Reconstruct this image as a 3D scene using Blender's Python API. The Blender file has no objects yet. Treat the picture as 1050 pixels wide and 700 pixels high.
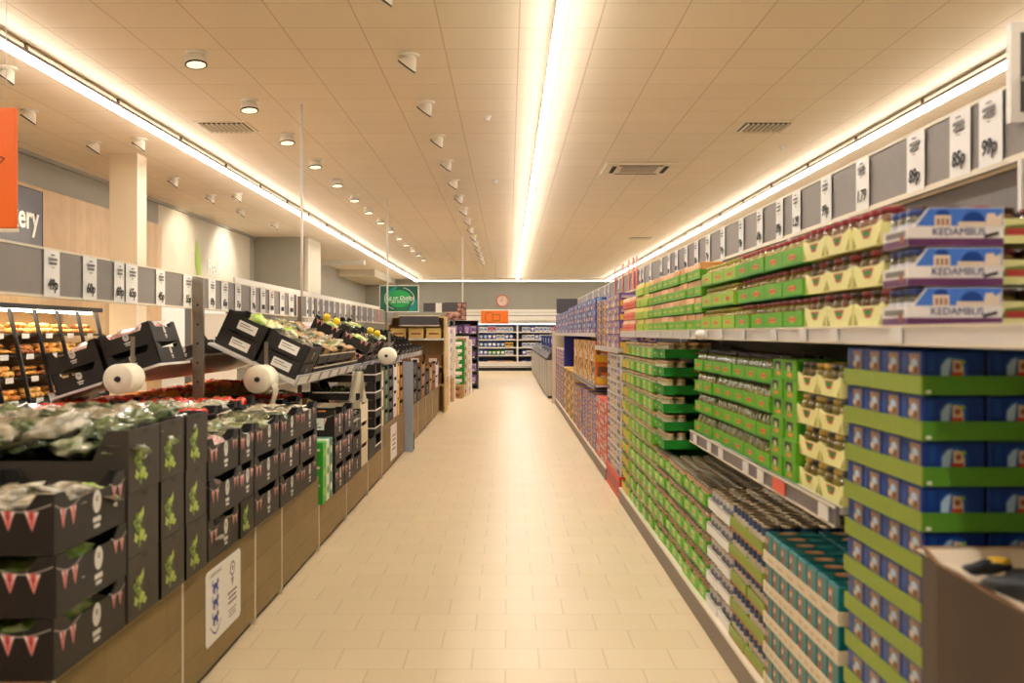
import bpy, bmesh, math, random
from mathutils import Vector, Matrix, Euler
random.seed(7)
C = bpy.context.scene.collection
SC = bpy.context.scene
CAMZ = 1.47
R = math.radians
rnd = random.uniform

# ------------------------------------------------------------------ materials
def lin(c):
    c = c / 255.0
    return c / 12.92 if c <= .04045 else ((c + .055) / 1.055) ** 2.4
_m = {}
def mat(name, rgb, rough=.6, metal=0., noise=0., nscale=30., bump=0., coat=0., rgb2=None, emit=0., aniso=None, trans=0.):
    if name in _m: return _m[name]
    m = bpy.data.materials.new(name); m.use_nodes = True
    nt = m.node_tree; b = nt.nodes['Principled BSDF']
    col = (lin(rgb[0]), lin(rgb[1]), lin(rgb[2]), 1)
    b.inputs['Base Color'].default_value = col
    b.inputs['Roughness'].default_value = rough
    b.inputs['Metallic'].default_value = metal
    if coat: b.inputs['Coat Weight'].default_value = coat; b.inputs['Coat Roughness'].default_value = .15
    if trans: b.inputs['Transmission Weight'].default_value = trans
    if emit:
        b.inputs['Emission Color'].default_value = col; b.inputs['Emission Strength'].default_value = emit
    if noise or bump or rgb2:
        tc = nt.nodes.new('ShaderNodeTexCoord'); mp = nt.nodes.new('ShaderNodeMapping')
        if aniso: mp.inputs['Scale'].default_value = aniso
        nt.links.new(tc.outputs['Object'], mp.inputs[0])
        no = nt.nodes.new('ShaderNodeTexNoise'); no.inputs['Scale'].default_value = nscale; no.inputs['Detail'].default_value = 4
        nt.links.new(mp.outputs[0], no.inputs['Vector'])
        if noise or rgb2:
            ra = nt.nodes.new('ShaderNodeValToRGB')
            c2 = tuple(lin(x) for x in rgb2) if rgb2 else tuple(max(0, x * (1 - noise)) for x in col[:3])
            ra.color_ramp.elements[0].position = .38; ra.color_ramp.elements[1].position = .62
            ra.color_ramp.elements[0].color = (*c2, 1); ra.color_ramp.elements[1].color = col
            nt.links.new(no.outputs['Fac'], ra.inputs[0]); nt.links.new(ra.outputs[0], b.inputs['Base Color'])
        if bump:
            bp = nt.nodes.new('ShaderNodeBump'); bp.inputs['Strength'].default_value = bump; bp.inputs['Distance'].default_value = .01
            nt.links.new(no.outputs['Fac'], bp.inputs['Height']); nt.links.new(bp.outputs[0], b.inputs['Normal'])
    _m[name] = m
    return m

def brick_mat(name, c1, c2, mortar, w, h, ms, offset, rough, scale_map=(1,1,1), loc=(0,0,0), rot=(0,0,0), bump=.3, var=.0, rough_var=0., spec=.5):
    m = bpy.data.materials.new(name); m.use_nodes = True
    nt = m.node_tree; b = nt.nodes['Principled BSDF']
    tc = nt.nodes.new('ShaderNodeTexCoord'); mp = nt.nodes.new('ShaderNodeMapping')
    mp.inputs['Location'].default_value = loc; mp.inputs['Rotation'].default_value = rot; mp.inputs['Scale'].default_value = scale_map
    br = nt.nodes.new('ShaderNodeTexBrick')
    br.offset = offset; br.squash = 1
    br.inputs['Scale'].default_value = 1; br.inputs['Brick Width'].default_value = w; br.inputs['Row Height'].default_value = h
    br.inputs['Mortar Size'].default_value = ms; br.inputs['Mortar Smooth'].default_value = .1; br.inputs['Bias'].default_value = 0
    br.inputs['Color1'].default_value = (*[lin(x) for x in c1], 1); br.inputs['Color2'].default_value = (*[lin(x) for x in c2], 1)
    br.inputs['Mortar'].default_value = (*[lin(x) for x in mortar], 1)
    nt.links.new(tc.outputs['Object'], mp.inputs[0]); nt.links.new(mp.outputs[0], br.inputs['Vector'])
    out = br.outputs['Color']
    no = nt.nodes.new('ShaderNodeTexNoise'); no.inputs['Scale'].default_value = 3.0; no.inputs['Detail'].default_value = 6
    nt.links.new(mp.outputs[0], no.inputs['Vector'])
    if var:
        mx = nt.nodes.new('ShaderNodeMixRGB'); mx.blend_type = 'MULTIPLY'; mx.inputs[0].default_value = 1
        ra = nt.nodes.new('ShaderNodeValToRGB'); ra.color_ramp.elements[0].color = (1 - var,) * 3 + (1,)
        nt.links.new(no.outputs['Fac'], ra.inputs[0]); nt.links.new(out, mx.inputs[1]); nt.links.new(ra.outputs[0], mx.inputs[2]); out = mx.outputs[0]
    nt.links.new(out, b.inputs['Base Color'])
    b.inputs['Roughness'].default_value = rough
    b.inputs['Specular IOR Level'].default_value = spec
    if rough_var:
        mr = nt.nodes.new('ShaderNodeMapRange'); mr.inputs[3].default_value = rough - rough_var; mr.inputs[4].default_value = rough + rough_var
        nt.links.new(no.outputs['Fac'], mr.inputs[0]); nt.links.new(mr.outputs[0], b.inputs['Roughness'])
    if bump:
        bp = nt.nodes.new('ShaderNodeBump'); bp.inputs['Strength'].default_value = bump; bp.inputs['Distance'].default_value = .003; bp.invert = True
        nt.links.new(br.outputs['Fac'], bp.inputs['Height']); nt.links.new(bp.outputs[0], b.inputs['Normal'])
    return m

def wood_mat(name, c1, c2, rough=.55, horiz=True, plank=.14, length=.9, axis='x'):
    """planked wood on a vertical face whose long direction is Y (axis x = facing x)"""
    m = bpy.data.materials.new(name); m.use_nodes = True
    nt = m.node_tree; b = nt.nodes['Principled BSDF']; b.inputs['Roughness'].default_value = rough
    tc = nt.nodes.new('ShaderNodeTexCoord'); sx = nt.nodes.new('ShaderNodeSeparateXYZ'); cx = nt.nodes.new('ShaderNodeCombineXYZ')
    nt.links.new(tc.outputs['Object'], sx.inputs[0])
    nt.links.new(sx.outputs['Y' if axis == 'x' else 'X'], cx.inputs['X' if horiz else 'Y']); nt.links.new(sx.outputs['Z'], cx.inputs['Y' if horiz else 'X'])
    br = nt.nodes.new('ShaderNodeTexBrick'); br.offset = .37
    for k, v in (('Scale', 1), ('Brick Width', length), ('Row Height', plank), ('Mortar Size', .0015), ('Bias', 0)): br.inputs[k].default_value = v
    a1 = [lin(x) for x in c1]; a2 = [lin(x) for x in c2]
    br.inputs['Color1'].default_value = (*a1, 1); br.inputs['Color2'].default_value = (*a2, 1); br.inputs['Mortar'].default_value = (*[x * .55 for x in a2], 1)
    nt.links.new(cx.outputs[0], br.inputs['Vector'])
    mp = nt.nodes.new('ShaderNodeMapping'); mp.inputs['Scale'].default_value = (2, 40, 1); nt.links.new(cx.outputs[0], mp.inputs[0])
    no = nt.nodes.new('ShaderNodeTexNoise'); no.inputs['Scale'].default_value = 1.5; no.inputs['Detail'].default_value = 5; nt.links.new(mp.outputs[0], no.inputs['Vector'])
    n2 = nt.nodes.new('ShaderNodeTexNoise'); n2.inputs['Scale'].default_value = 4; nt.links.new(cx.outputs[0], n2.inputs['Vector'])
    ra = nt.nodes.new('ShaderNodeValToRGB'); ra.color_ramp.elements[0].color = (.62, .62, .62, 1); ra.color_ramp.elements[0].position = .3; ra.color_ramp.elements[1].position = .7
    mx = nt.nodes.new('ShaderNodeMixRGB'); mx.blend_type = 'MULTIPLY'; mx.inputs[0].default_value = .6
    ad = nt.nodes.new('ShaderNodeMath'); ad.operation = 'MULTIPLY_ADD'; ad.inputs[1].default_value = .5; 
    nt.links.new(no.outputs['Fac'], ad.inputs[0]); 
    hl = nt.nodes.new('ShaderNodeMath'); hl.operation = 'MULTIPLY'; hl.inputs[1].default_value = .5; nt.links.new(n2.outputs['Fac'], hl.inputs[0]); nt.links.new(hl.outputs[0], ad.inputs[2])
    nt.links.new(ad.outputs[0], ra.inputs[0]); nt.links.new(br.outputs['Color'], mx.inputs[1]); nt.links.new(ra.outputs[0], mx.inputs[2]); nt.links.new(mx.outputs[0], b.inputs['Base Color'])
    return m

# ------------------------------------------------------------------ mesh builder
class MB:
    def __init__(s): s.v = []; s.f = []; s.mi = []; s.sm = []; s.mats = []
    def m(s, mt):
        if mt not in s.mats: s.mats.append(mt)
        return s.mats.index(mt)
    def face(s, pts, mt, smooth=False):
        n = len(s.v); s.v += [tuple(p) for p in pts]; s.f.append(tuple(range(n, n + len(pts)))); s.mi.append(s.m(mt)); s.sm.append(smooth)
    def box(s, x0, x1, y0, y1, z0, z1, mt, T=None):
        n = len(s.v)
        vs = [(x, y, z) for z in (z0, z1) for y in (y0, y1) for x in (x0, x1)]
        if T is not None: vs = [tuple(T @ Vector(p)) for p in vs]
        s.v += vs
        for q in ((0, 2, 3, 1), (4, 5, 7, 6), (0, 1, 5, 4), (2, 6, 7, 3), (0, 4, 6, 2), (1, 3, 7, 5)):
            s.f.append(tuple(n + i for i in q)); s.mi.append(s.m(mt)); s.sm.append(False)
        return s
    def cbox(s, x0, x1, y0, y1, z0, z1, c, mt, seg=1):
        bm = bmesh.new(); bmesh.ops.create_cube(bm, size=1)
        for v in bm.verts: v.co = Vector(((x0 + x1) / 2 + v.co.x * (x1 - x0), (y0 + y1) / 2 + v.co.y * (y1 - y0), (z0 + z1) / 2 + v.co.z * (z1 - z0)))
        bmesh.ops.bevel(bm, geom=bm.edges[:], offset=c, segments=seg, affect='EDGES', profile=.5)
        s.bm(bm, mt, seg > 1); return s
    def bm(s, bm, mt, smooth=True):
        n = len(s.v); bm.verts.index_update(); s.v += [tuple(v.co) for v in bm.verts]
        for f in bm.faces: s.f.append(tuple(n + v.index for v in f.verts)); s.mi.append(s.m(mt)); s.sm.append(smooth)
        bm.free()
    def lathe(s, prof, n, mt, c=(0, 0, 0), axis='z', cap=True, mts=None):
        b = len(s.v)
        for r, z in prof:
            for i in range(n):
                a = 2 * math.pi * i / n; p = (r * math.cos(a), r * math.sin(a), z)
                if axis == 'y': p = (p[0], p[2], -p[1])
                if axis == 'x': p = (p[2], p[0], p[1])
                s.v.append((p[0] + c[0], p[1] + c[1], p[2] + c[2]))
        for k in range(len(prof) - 1):
            mm = s.m(mts[k] if mts else mt)
            for i in range(n):
                j = (i + 1) % n; s.f.append((b + k * n + i, b + k * n + j, b + (k + 1) * n + j, b + (k + 1) * n + i)); s.mi.append(mm); s.sm.append(True)
        if cap:
            s.f.append(tuple(b + i for i in range(n))[::-1]); s.mi.append(s.m(mts[0] if mts else mt)); s.sm.append(False)
            e = b + (len(prof) - 1) * n
            s.f.append(tuple(e + i for i in range(n))); s.mi.append(s.m(mts[-1] if mts else mt)); s.sm.append(False)
        return s
    def prism(s, poly, F, t, mt):
        """poly 2D, F(s,t,n)->3D, thickness t inward"""
        n = len(poly); b = len(s.v)
        s.v += [tuple(F(p[0], p[1], 0)) for p in poly] + [tuple(F(p[0], p[1], -t)) for p in poly]
        mm = s.m(mt)
        s.f.append(tuple(b + i for i in range(n))); s.f.append(tuple(b + n + i for i in range(n))[::-1]); s.mi += [mm, mm]; s.sm += [False, False]
        for i in range(n):
            j = (i + 1) % n; s.f.append((b + i, b + n + i, b + n + j, b + j)); s.mi.append(mm); s.sm.append(False)
    def patch(s, poly, F, mt, off=.0008): s.face([F(p[0], p[1], off) for p in poly], mt)
    def rect(s, a, b, c, d, F, mt, off=.0008): s.patch([(a, c), (b, c), (b, d), (a, d)], F, mt, off)
    def disc(s, cx, cy, rx, ry, F, mt, off=.0008, n=14): s.patch([(cx + rx * math.cos(2 * math.pi * i / n), cy + ry * math.sin(2 * math.pi * i / n)) for i in range(n)], F, mt, off)
    def tube(s, pts, r, mt, n=8):
        pts = [Vector(p) for p in pts]; b = len(s.v)
        for k, p in enumerate(pts):
            d = (pts[min(k + 1, len(pts) - 1)] - pts[max(k - 1, 0)]).normalized()
            u = d.cross(Vector((0, 0, 1)));  u = u.normalized() if u.length > .01 else Vector((1, 0, 0)); w = d.cross(u)
            for i in range(n):
                a = 2 * math.pi * i / n; s.v.append(tuple(p + r * (math.cos(a) * u + math.sin(a) * w)))
        mm = s.m(mt)
        for k in range(len(pts) - 1):
            for i in range(n):
                j = (i + 1) % n; s.f.append((b + k * n + i, b + k * n + j, b + (k + 1) * n + j, b + (k + 1) * n + i)); s.mi.append(mm); s.sm.append(True)
        s.f.append(tuple(b + i for i in range(n))); s.f.append(tuple(b + (len(pts) - 1) * n + i for i in range(n))); s.mi += [mm, mm]; s.sm += [False, False]
    def blob(s, rx, ry, rz, mt, sub=2, amp=.15, seed=0, c=(0, 0, 0), freq=2.5, flat=0):
        from mathutils import noise as N
        bm = bmesh.new(); bmesh.ops.create_icosphere(bm, subdivisions=sub, radius=1)
        off = Vector((seed * 7.3, seed * 3.1, seed * 1.7))
        for v in bm.verts:
            d = 1 + amp * N.noise(v.co * freq + off) * 2
            p = v.co * d; z = p.z * rz
            if flat and z < -rz * flat: z = -rz * flat
            v.co = Vector((p.x * rx + c[0], p.y * ry + c[1], z + c[2]))
        s.bm(bm, mt, True); return s
    def mesh(s, name):
        me = bpy.data.meshes.new(name); me.from_pydata(s.v, [], s.f)
        for m_ in s.mats: me.materials.append(m_)
        me.polygons.foreach_set('material_index', s.mi); me.polygons.foreach_set('use_smooth', s.sm)
        me.update(); return me
    def build(s, name, parent=None, loc=None):
        o = bpy.data.objects.new(name, s.mesh(name)); C.objects.link(o)
        if parent is not None: o.parent = parent
        if loc is not None: o.location = loc
        return o

def F_x(x, y0=0, z0=0):      # face looking +X ; s runs +Y, t runs +Z
    return lambda a, b, n: Vector((x + n, y0 + a, z0 + b))
def F_mx(x, y0=0, z0=0):     # face looking -X ; s runs -Y from y0
    return lambda a, b, n: Vector((x - n, y0 - a, z0 + b))
def F_my(y, x0=0, z0=0):     # face looking -Y (to the camera); s runs +X
    return lambda a, b, n: Vector((x0 + a, y - n, z0 + b))
def F_py(y, x0=0, z0=0):
    return lambda a, b, n: Vector((x0 - a, y + n, z0 + b))

SHORT = [(' along from the near end', ' along'), (' from the near end in ', ' along, '), (' from the near end', ' along'), ('jar with dark or gold lid', 'dark or gold-lidded jar'), ('blue and cream food tin', 'blue-cream tin'), ('white and grey food tin', 'pale tin'), (' at its far end', ''), (' of dark-capped bottles', ''), (' of olive-lidded jars', ''), (' of red-lidded jars', ''), (' of dark-lidded jars', ''), (' of gold-lidded jars', ''), (' of pale jars', ''), (' of peach packets', ''), (' of yellow packets', ''), (' of pale packets', ''), (' with pale side bands', ''), (' cardboard', '')]
def shorten(l):
    for a, c in SHORT:
        if len(l.split()) <= 16: return l
        l = l.replace(a, c)
    while len(l.split()) > 16 and ' the ' in l: l = l.replace(' the ', ' ', 1)
    return l
def tag(o, label, cat, group=None, kind=None):
    if label: o['label'] = shorten(label)
    if cat: o['category'] = cat
    if group: o['group'] = group
    if kind: o['kind'] = kind
    return o
def empty(name, loc=(0, 0, 0), rot=(0, 0, 0)):
    o = bpy.data.objects.new(name, None); C.objects.link(o); o.location = loc; o.rotation_euler = rot; o.empty_display_size = .05; return o
def struct(mb, name): return tag(mb.build(name), None, None, None, 'structure')

ORD = 'first second third fourth fifth sixth seventh eighth ninth tenth eleventh twelfth thirteenth fourteenth fifteenth sixteenth seventeenth eighteenth nineteenth'.split()
TEN = {2: 'twent', 3: 'thirt', 4: 'fort', 5: 'fift', 6: 'sixt', 7: 'sevent', 8: 'eight', 9: 'ninet'}
def nth(n):
    if n <= 19: return ORD[n - 1]
    if n >= 100: return 'hundred-and-' + nth(n - 100) if n > 100 else 'hundredth'
    t, u = divmod(n, 10)
    return TEN[t] + ('ieth' if u == 0 else 'y-' + ORD[u - 1])
def layer_word(k, n):   # k from bottom 0..n-1
    if k == n - 1: return 'top'
    if k == 0: return 'bottom'
    return nth(n - k) + '-from-top'

# ---- kinds: one prototype (list of (part name, mesh)), many placements, at most 290 individuals, the rest one stuff object
class Kind:
    all = []
    def __init__(s, name, parts, cat, group, stufflabel=None):
        s.name, s.parts, s.cat, s.group, s.stuff = name, parts, cat, group, stufflabel; s.pl = []; Kind.all.append(s)
    def add(s, loc, label, rot=(0, 0, 0), sc=1.0, var=0): s.pl.append((Vector(loc), label, rot, sc, var))
    def flush(s):
        cam = Vector((0, 0, CAMZ)); s.pl.sort(key=lambda p: (p[0] - cam).length)
        # parts: list of variants; each variant = list of (partname, mesh, material-less)
        for i, (loc, label, rot, sc, var) in enumerate(s.pl[:290]):
            pr = s.parts[var % len(s.parts)]
            if len(pr) == 1:
                o = bpy.data.objects.new(s.name, pr[0][1]); C.objects.link(o)
                o.location = loc; o.rotation_euler = rot
            else:
                o = empty(s.name, loc, rot)
                made = {}
                for t_ in pr:
                    c = bpy.data.objects.new(t_[0], t_[1]); C.objects.link(c); c.parent = made[t_[2]] if len(t_) > 2 else o; made[t_[0]] = c
            if sc != 1.0: o.scale = (sc, sc, sc) if isinstance(sc, (int, float)) else sc
            tag(o, label, s.cat, s.group)
        rest = s.pl[290:]
        if rest:
            mb = MB()
            for loc, label, rot, sc, var in rest:
                T = Matrix.Translation(loc) @ Euler(rot).to_matrix().to_4x4()
                if sc != 1.0: T = T @ (Matrix.Scale(sc, 4) if isinstance(sc, (int, float)) else Matrix.Diagonal((*sc, 1)))
                for me in [t_[1] for t_ in s.parts[var % len(s.parts)]]:
                    n = len(mb.v); mb.v += [tuple(T @ v.co) for v in me.vertices]
                    ms = [mb.m(m_) for m_ in me.materials]
                    for p in me.polygons:
                        mb.f.append(tuple(n + i for i in p.vertices)); mb.mi.append(ms[p.material_index]); mb.sm.append(p.use_smooth)
            o = mb.build(s.name); tag(o, s.stuff or ('remaining ' + s.group + ' farther along'), s.cat, None, 'stuff')

_txt = {}
def text_mesh(s, size, align='CENTER', bold=0.0, shear=0., ext=.0008):
    k = (s, size, align, bold, shear)
    if k in _txt: return _txt[k]
    cu = bpy.data.curves.new('t', 'FONT'); cu.body = s; cu.size = size; cu.align_x = align; cu.align_y = 'CENTER'; cu.offset = bold; cu.shear = shear; cu.resolution_u = 3; cu.extrude = ext
    o = bpy.data.objects.new('t', cu); C.objects.link(o); bpy.context.view_layer.update()
    me = bpy.data.meshes.new_from_object(o.evaluated_get(bpy.context.evaluated_depsgraph_get())); me.name = 'text'
    bpy.data.objects.remove(o); bpy.data.curves.remove(cu); _txt[k] = me; return me
ROTF = {'x': (R(90), 0, R(90)), 'mx': (R(90), 0, R(-90)), 'my': (R(90), 0, 0)}
def text(s, size, loc, face, mt, parent, name='lettering', **kw):
    me = text_mesh(s, size, **kw).copy(); me.materials.clear(); me.materials.append(mt)
    o = bpy.data.objects.new(name, me); C.objects.link(o); o.location = loc; o.rotation_euler = ROTF[face]
    if parent is not None: o.parent = parent
    return o

# ------------------------------------------------------------------ palette
WHITE = mat('white_paint', (235, 230, 220), .5); PAPER = mat('white_paper', (238, 234, 228), .6)
CREAM = mat('cream_metal', (226, 214, 190), .45); GREYP = mat('grey_panel', (122, 116, 112), .6, noise=.05)
PANL = mat('header_panel_grey', (138, 130, 124), .55, noise=.04); DGREY = mat('dark_grey_panel', (78, 76, 78), .55); BLACK = mat('black_plastic', (22, 21, 22), .5); INK = mat('black_ink', (25, 22, 22), .6)
LINE = mat('grey_print', (120, 116, 114), .6); STEEL = mat('brushed_steel', (150, 140, 128), .35, .8, noise=.1, aniso=(1, 1, .1)); KICK = mat('kick_plate_grey', (118, 104, 92), .5, noise=.06)
SHELFM = mat('shelf_metal', (220, 216, 212), .35, .3); RAILG = mat('price_rail_grey', (112, 105, 108), .4); TICK = mat('ticket_white', (222, 220, 216), .4)
CARDB = mat('black_cardboard', (30, 25, 21), .6, noise=.12, nscale=8); CARDI = mat('black_cardboard_inside', (24, 20, 18), .75)
PINK = mat('bunting_pink', (226, 142, 136), .6); REDC = mat('bunting_red', (196, 66, 66), .6); STRING = mat('bunting_string', (170, 160, 150), .6)
LEAFP = mat('printed_plant_green', (126, 150, 62), .6, rgb2=(70, 84, 40), nscale=60); KRAFT = mat('kraft_cardboard', (178, 138, 88), .7, noise=.1, nscale=10)
KRAFTD = mat('kraft_cardboard_brown', (140, 96, 52), .7, noise=.12, nscale=10); CREAMC = mat('cream_cardboard', (222, 208, 178), .65, noise=.06)
RED = mat('red_print', (205, 62, 44), .5); ORANGE = mat('orange_card', (248, 124, 20), .5); CORAL = mat('coral_red_ticket', (226, 96, 72), .45)

# ------------------------------------------------------------------ room
H = CAMZ + 2.32
XL, XR, YB, YF = -6.15, 7.6, -4.0, 45.0
M_CEIL = brick_mat('ceiling_tile', (238, 222, 198), (234, 218, 194), (208, 188, 160), .6, .6, .006, 0, .85, loc=(-.08, -.17, 0), bump=.25, var=.03)
M_FLOOR = brick_mat('floor_tile', (230, 209, 171), (226, 204, 165), (206, 183, 145), .3, .3, .003, .5, .40, loc=(.014 + .15, -.09, 0), bump=.15, var=0, rough_var=0, spec=.30)
M_WALL = mat('wall_paint_grey', (160, 155, 140), .8, noise=.03, nscale=3); M_WALL2 = mat('wall_paint_cream', (206, 196, 174), .8, noise=.03, nscale=3)
def shell():
    struct(MB().box(XL - .2, XR + .2, YB, YF, -.1, 0, M_FLOOR), 'floor')
    struct(MB().box(XL - .2, XR + .2, YB, YF, H, H + .1, M_CEIL), 'ceiling')
    b = MB(); b.box(XL - .2, XL, YB, 18.4, 0, H, M_WALL); b.box(XL - .2, XL, 18.4, 24.9, 0, H, M_WALL2); b.box(XL - .2, XL, 24.9, YF, 0, H, M_WALL); struct(b, 'wall_left')
    struct(MB().box(XR, XR + .2, YB, YF, 0, H, M_WALL), 'wall_right')
    struct(MB().box(XL - .2, XR + .2, YF, YF + .2, 0, H, M_WALL), 'wall_back')
    struct(MB().box(XL - .2, XR + .2, YB - .2, YB, 0, H, M_WALL), 'wall_front')
    struct(MB().box(XL, -4.92, 25.3, 25.6, 0, H, M_WALL), 'wall_partition')
    b = MB(); b.box(-4.918, -4.84, 25.3, 27.0, 0, H, M_WALL2); struct(b, 'wall_partition_end')
    # ceiling trim along walls
    struct(MB().box(XL, XL + .05, YB, 25.28, H - .05, H - .002, M_WALL), 'trim_1')
    struct(MB().box(XL, -4.85, 38.0, 44.9, H - .26, H - .003, M_WALL2), 'trim_2')
    struct(MB().box(XL, -4.6, 33.3, 33.7, H - .14, H - .003, WHITE), 'trim_3')
    # wood cladding
    wl = wood_mat('wood_wall_cladding', (222, 186, 136), (210, 172, 122), .5, horiz=False, plank=.18, length=3.4)
    struct(MB().box(XL, XL + .06, 6.0, 18.4, 0, 3.36, wl), 'trim_4')
    b = MB()
    lw = mat('white_wall_panel', (240, 238, 232), .4)
    for y0, y1, m_ in ((18.42, 19.75, lw), (19.75, 20.15, DGREY), (20.15, 20.7, KRAFT), (20.7, 22.6, lw), (22.6, 22.9, DGREY), (22.9, 24.6, lw)): b.box(XL, XL + .05, y0, y1, 0, 2.25, m_)
    struct(b, 'trim_5')
    # column
    cm = mat('column_cream', (228, 210, 178), .5)
    b = MB(); b.box(-5.14, -4.79, 13.5, 13.87, 0, H, cm); b.box(-4.79, -4.78, 13.5, 13.52, 0, H, WHITE); struct(b, 'trim_6')
shell()

# ------------------------------------------------------------------ lights
M_EMIT = mat('strip_glow', (255, 240, 218), .5, emit=0)
def set_emit(m_, col, st):
    b = m_.node_tree.nodes['Principled BSDF']; b.inputs['Emission Color'].default_value = (*col, 1); b.inputs['Emission Strength'].default_value = st
STRIP = 54.0
set_emit(M_EMIT, (1, .95, .885), STRIP)
M_EMS = mat('strip_glow_side', (255, 240, 218), .5); set_emit(M_EMS, (1, .95, .885), 19.0)
M_EMX = mat('strip_glow_dim', (255, 244, 226), .5); set_emit(M_EMX, (1, .95, .88), 4.5)
def diffuser(b, x0, x1, y0, y1, ma=None, mb=None):
    b.box(x0, x1, y0, y1, .004, .038, ma or M_EMS); b.box(x0 + .001, x1 - .001, y0 + .001, y1 - .001, 0, .0038, mb or M_EMIT); return b
HOUS = mat('luminaire_housing', (200, 186, 162), .4); LUMD = mat('luminaire_body_dark', (112, 98, 82), .5)
def strip(x, y0, y1, label, n):
    r = empty('strip_light', (x, y0, H - .14)); tag(r, label, 'ceiling light', 'long strip luminaires under the ceiling')
    b = MB(); b.box(-.028, .028, 0, y1 - y0, .04, .072, LUMD); b.box(-.02, .02, 0, y1 - y0, .130, .139, HOUS)
    for k in range(n + 1): b.box(-.012, .012, (y1 - y0) * k / n * .998, (y1 - y0) * k / n * .998 + .03, .0725, .1295, LUMD)
    b.build('housing', r)
    L = (y1 - y0) / n
    for k in range(n): diffuser(MB(), -.034, .034, k * L + .008, (k + 1) * L - .008).build('diffuser', r)
strip(.36, -3.5, 44.0, 'straight white strip light running over the middle of the aisle', 24)
strip(-3.85, -3.5, 44.0, 'straight white strip light over the left side, passing the cream column', 24)
strip(4.08, -3.5, 44.0, 'straight white strip light beyond the right shelving, running to the back wall', 24)
r = empty('strip_light', (0, 44.2, H - .14)); tag(r, 'crosswise white strip light along the back wall', 'ceiling light', 'long strip luminaires under the ceiling')
MB().box(-4.0, 6.5, -.035, .035, .055, .139, HOUS).build('housing', r)
for k in range(6): diffuser(MB(), -4.0 + k * 1.75 + .005, -2.25 + k * 1.75 - .005, -.05, .05, M_EMX, M_EMX).build('diffuser', r)

SPOTB = mat('spot_body_white', (236, 228, 212), .4); SPOTL = mat('spot_lens_glow', (255, 236, 200), .3); set_emit(SPOTL, (1, .86, .64), 1.1)
def spot_parts(tilt, yaw, cone=False):
    T = Matrix.Rotation(yaw, 4, 'Z') @ Matrix.Rotation(tilt, 4, 'X')
    a = MB(); a.lathe([(.088, .098), (.088, .115)], 18, SPOTB); a.lathe([(.05, .07), (.05, .099)], 12, SPOTB)
    h = MB(); h.lathe([(.02, .07), (.035, .06), (.084, -.02), (.088, -.03)] if cone else [(.05, .055), (.07, .045), (.086, -.005), (.088, -.03)], 20, SPOTB)
    g = MB(); g.lathe([(.078, -.0305), (.076, -.034)], 16, SPOTL)
    ring = MB(); ring.lathe([(.0885, -.024), (.0895, -.036), (.0785, -.0362)], 20, BLACK, cap=False)
    for q in (h, g, ring): q.v = [tuple(Vector((0, 0, .04)) + T @ (Vector(p))) for p in q.v]
    return [('ceiling_mount', a.mesh('ceiling_mount')), ('lamp_head', h.mesh('lamp_head')), ('lens', g.mesh('lens'), 'lamp_head'), ('rim', ring.mesh('rim'), 'lamp_head')]
K_SPOT = Kind('ceiling_spotlight', [spot_parts(R(-10), R(30)), spot_parts(R(38), R(72), True), spot_parts(R(34), R(100), True)], 'spotlight', 'white cone spotlights on the ceiling')
for k in range(14):
    y = 8.65 + 1.78 * k
    K_SPOT.add((-2.58, y, H - .116), 'white ceiling spotlight, %s from the near end of the row right of the left strip light' % nth(k + 1), var=0)
for k in range(16):
    y = 6.95 + 1.78 * k
    K_SPOT.add((-.83, y, H - .116), 'white cone spotlight, %s from the near end of the row nearest the aisle strip' % nth(k + 1), var=1)
for k, (x, y) in enumerate(((-4.38, 9.15), (-4.98, 10.9), (-5.02, 12.7), (-4.4, 12.5), (-5.0, 15.65), (-5.0, 17.6), (-4.5, 17.4), (-5.0, 19.6), (-4.9, 22.0))):
    K_SPOT.add((x, y, H - .116), 'white cone spotlight, %s from the near end between left wall and strip light' % nth(k + 1), var=2)
def lamp(kind, loc, rot, energy, col, **kw):
    l = bpy.data.lights.new('spot_beam', kind); l.energy = energy; l.color = col
    for k, v in kw.items(): setattr(l, k, v)
    o = bpy.data.objects.new('spot_beam', l); C.objects.link(o); o.location = loc; o.rotation_euler = rot; return o
WARM = (1, .82, .58)
for y in (8.65, 12.2, 15.8, 19.3): lamp('SPOT', (-2.58, y, H - .25), (0, 0, 0), 150, WARM, spot_size=R(75), spot_blend=.8, shadow_soft_size=.06)
for y in (6.95, 10.5, 14.1, 17.6): lamp('SPOT', (-.83, y, H - .25), (0, R(32), 0), 150, WARM, spot_size=R(65), spot_blend=.8, shadow_soft_size=.06)
for y in (10.9, 12.7): lamp('SPOT', (-4.98, y, H - .25), (0, R(35), 0), 130, WARM, spot_size=R(80), spot_blend=.8, shadow_soft_size=.06)
lamp('SPOT', (-5.0, 22.6, H - .2), (0, R(54), 0), 105, (1, .97, .9), spot_size=R(104), spot_blend=.55, shadow_soft_size=.05)
lamp('SPOT', (-5.0, 19.6, H - .2), (0, R(54), 0), 85, (1, .88, .7), spot_size=R(104), spot_blend=.55, shadow_soft_size=.05)
lamp('SPOT', (-4.0, 27.5, H - .25), (R(30), R(30), 0), 90, (1, .95, .88), spot_size=R(80), spot_blend=.6, shadow_soft_size=.05)

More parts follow.
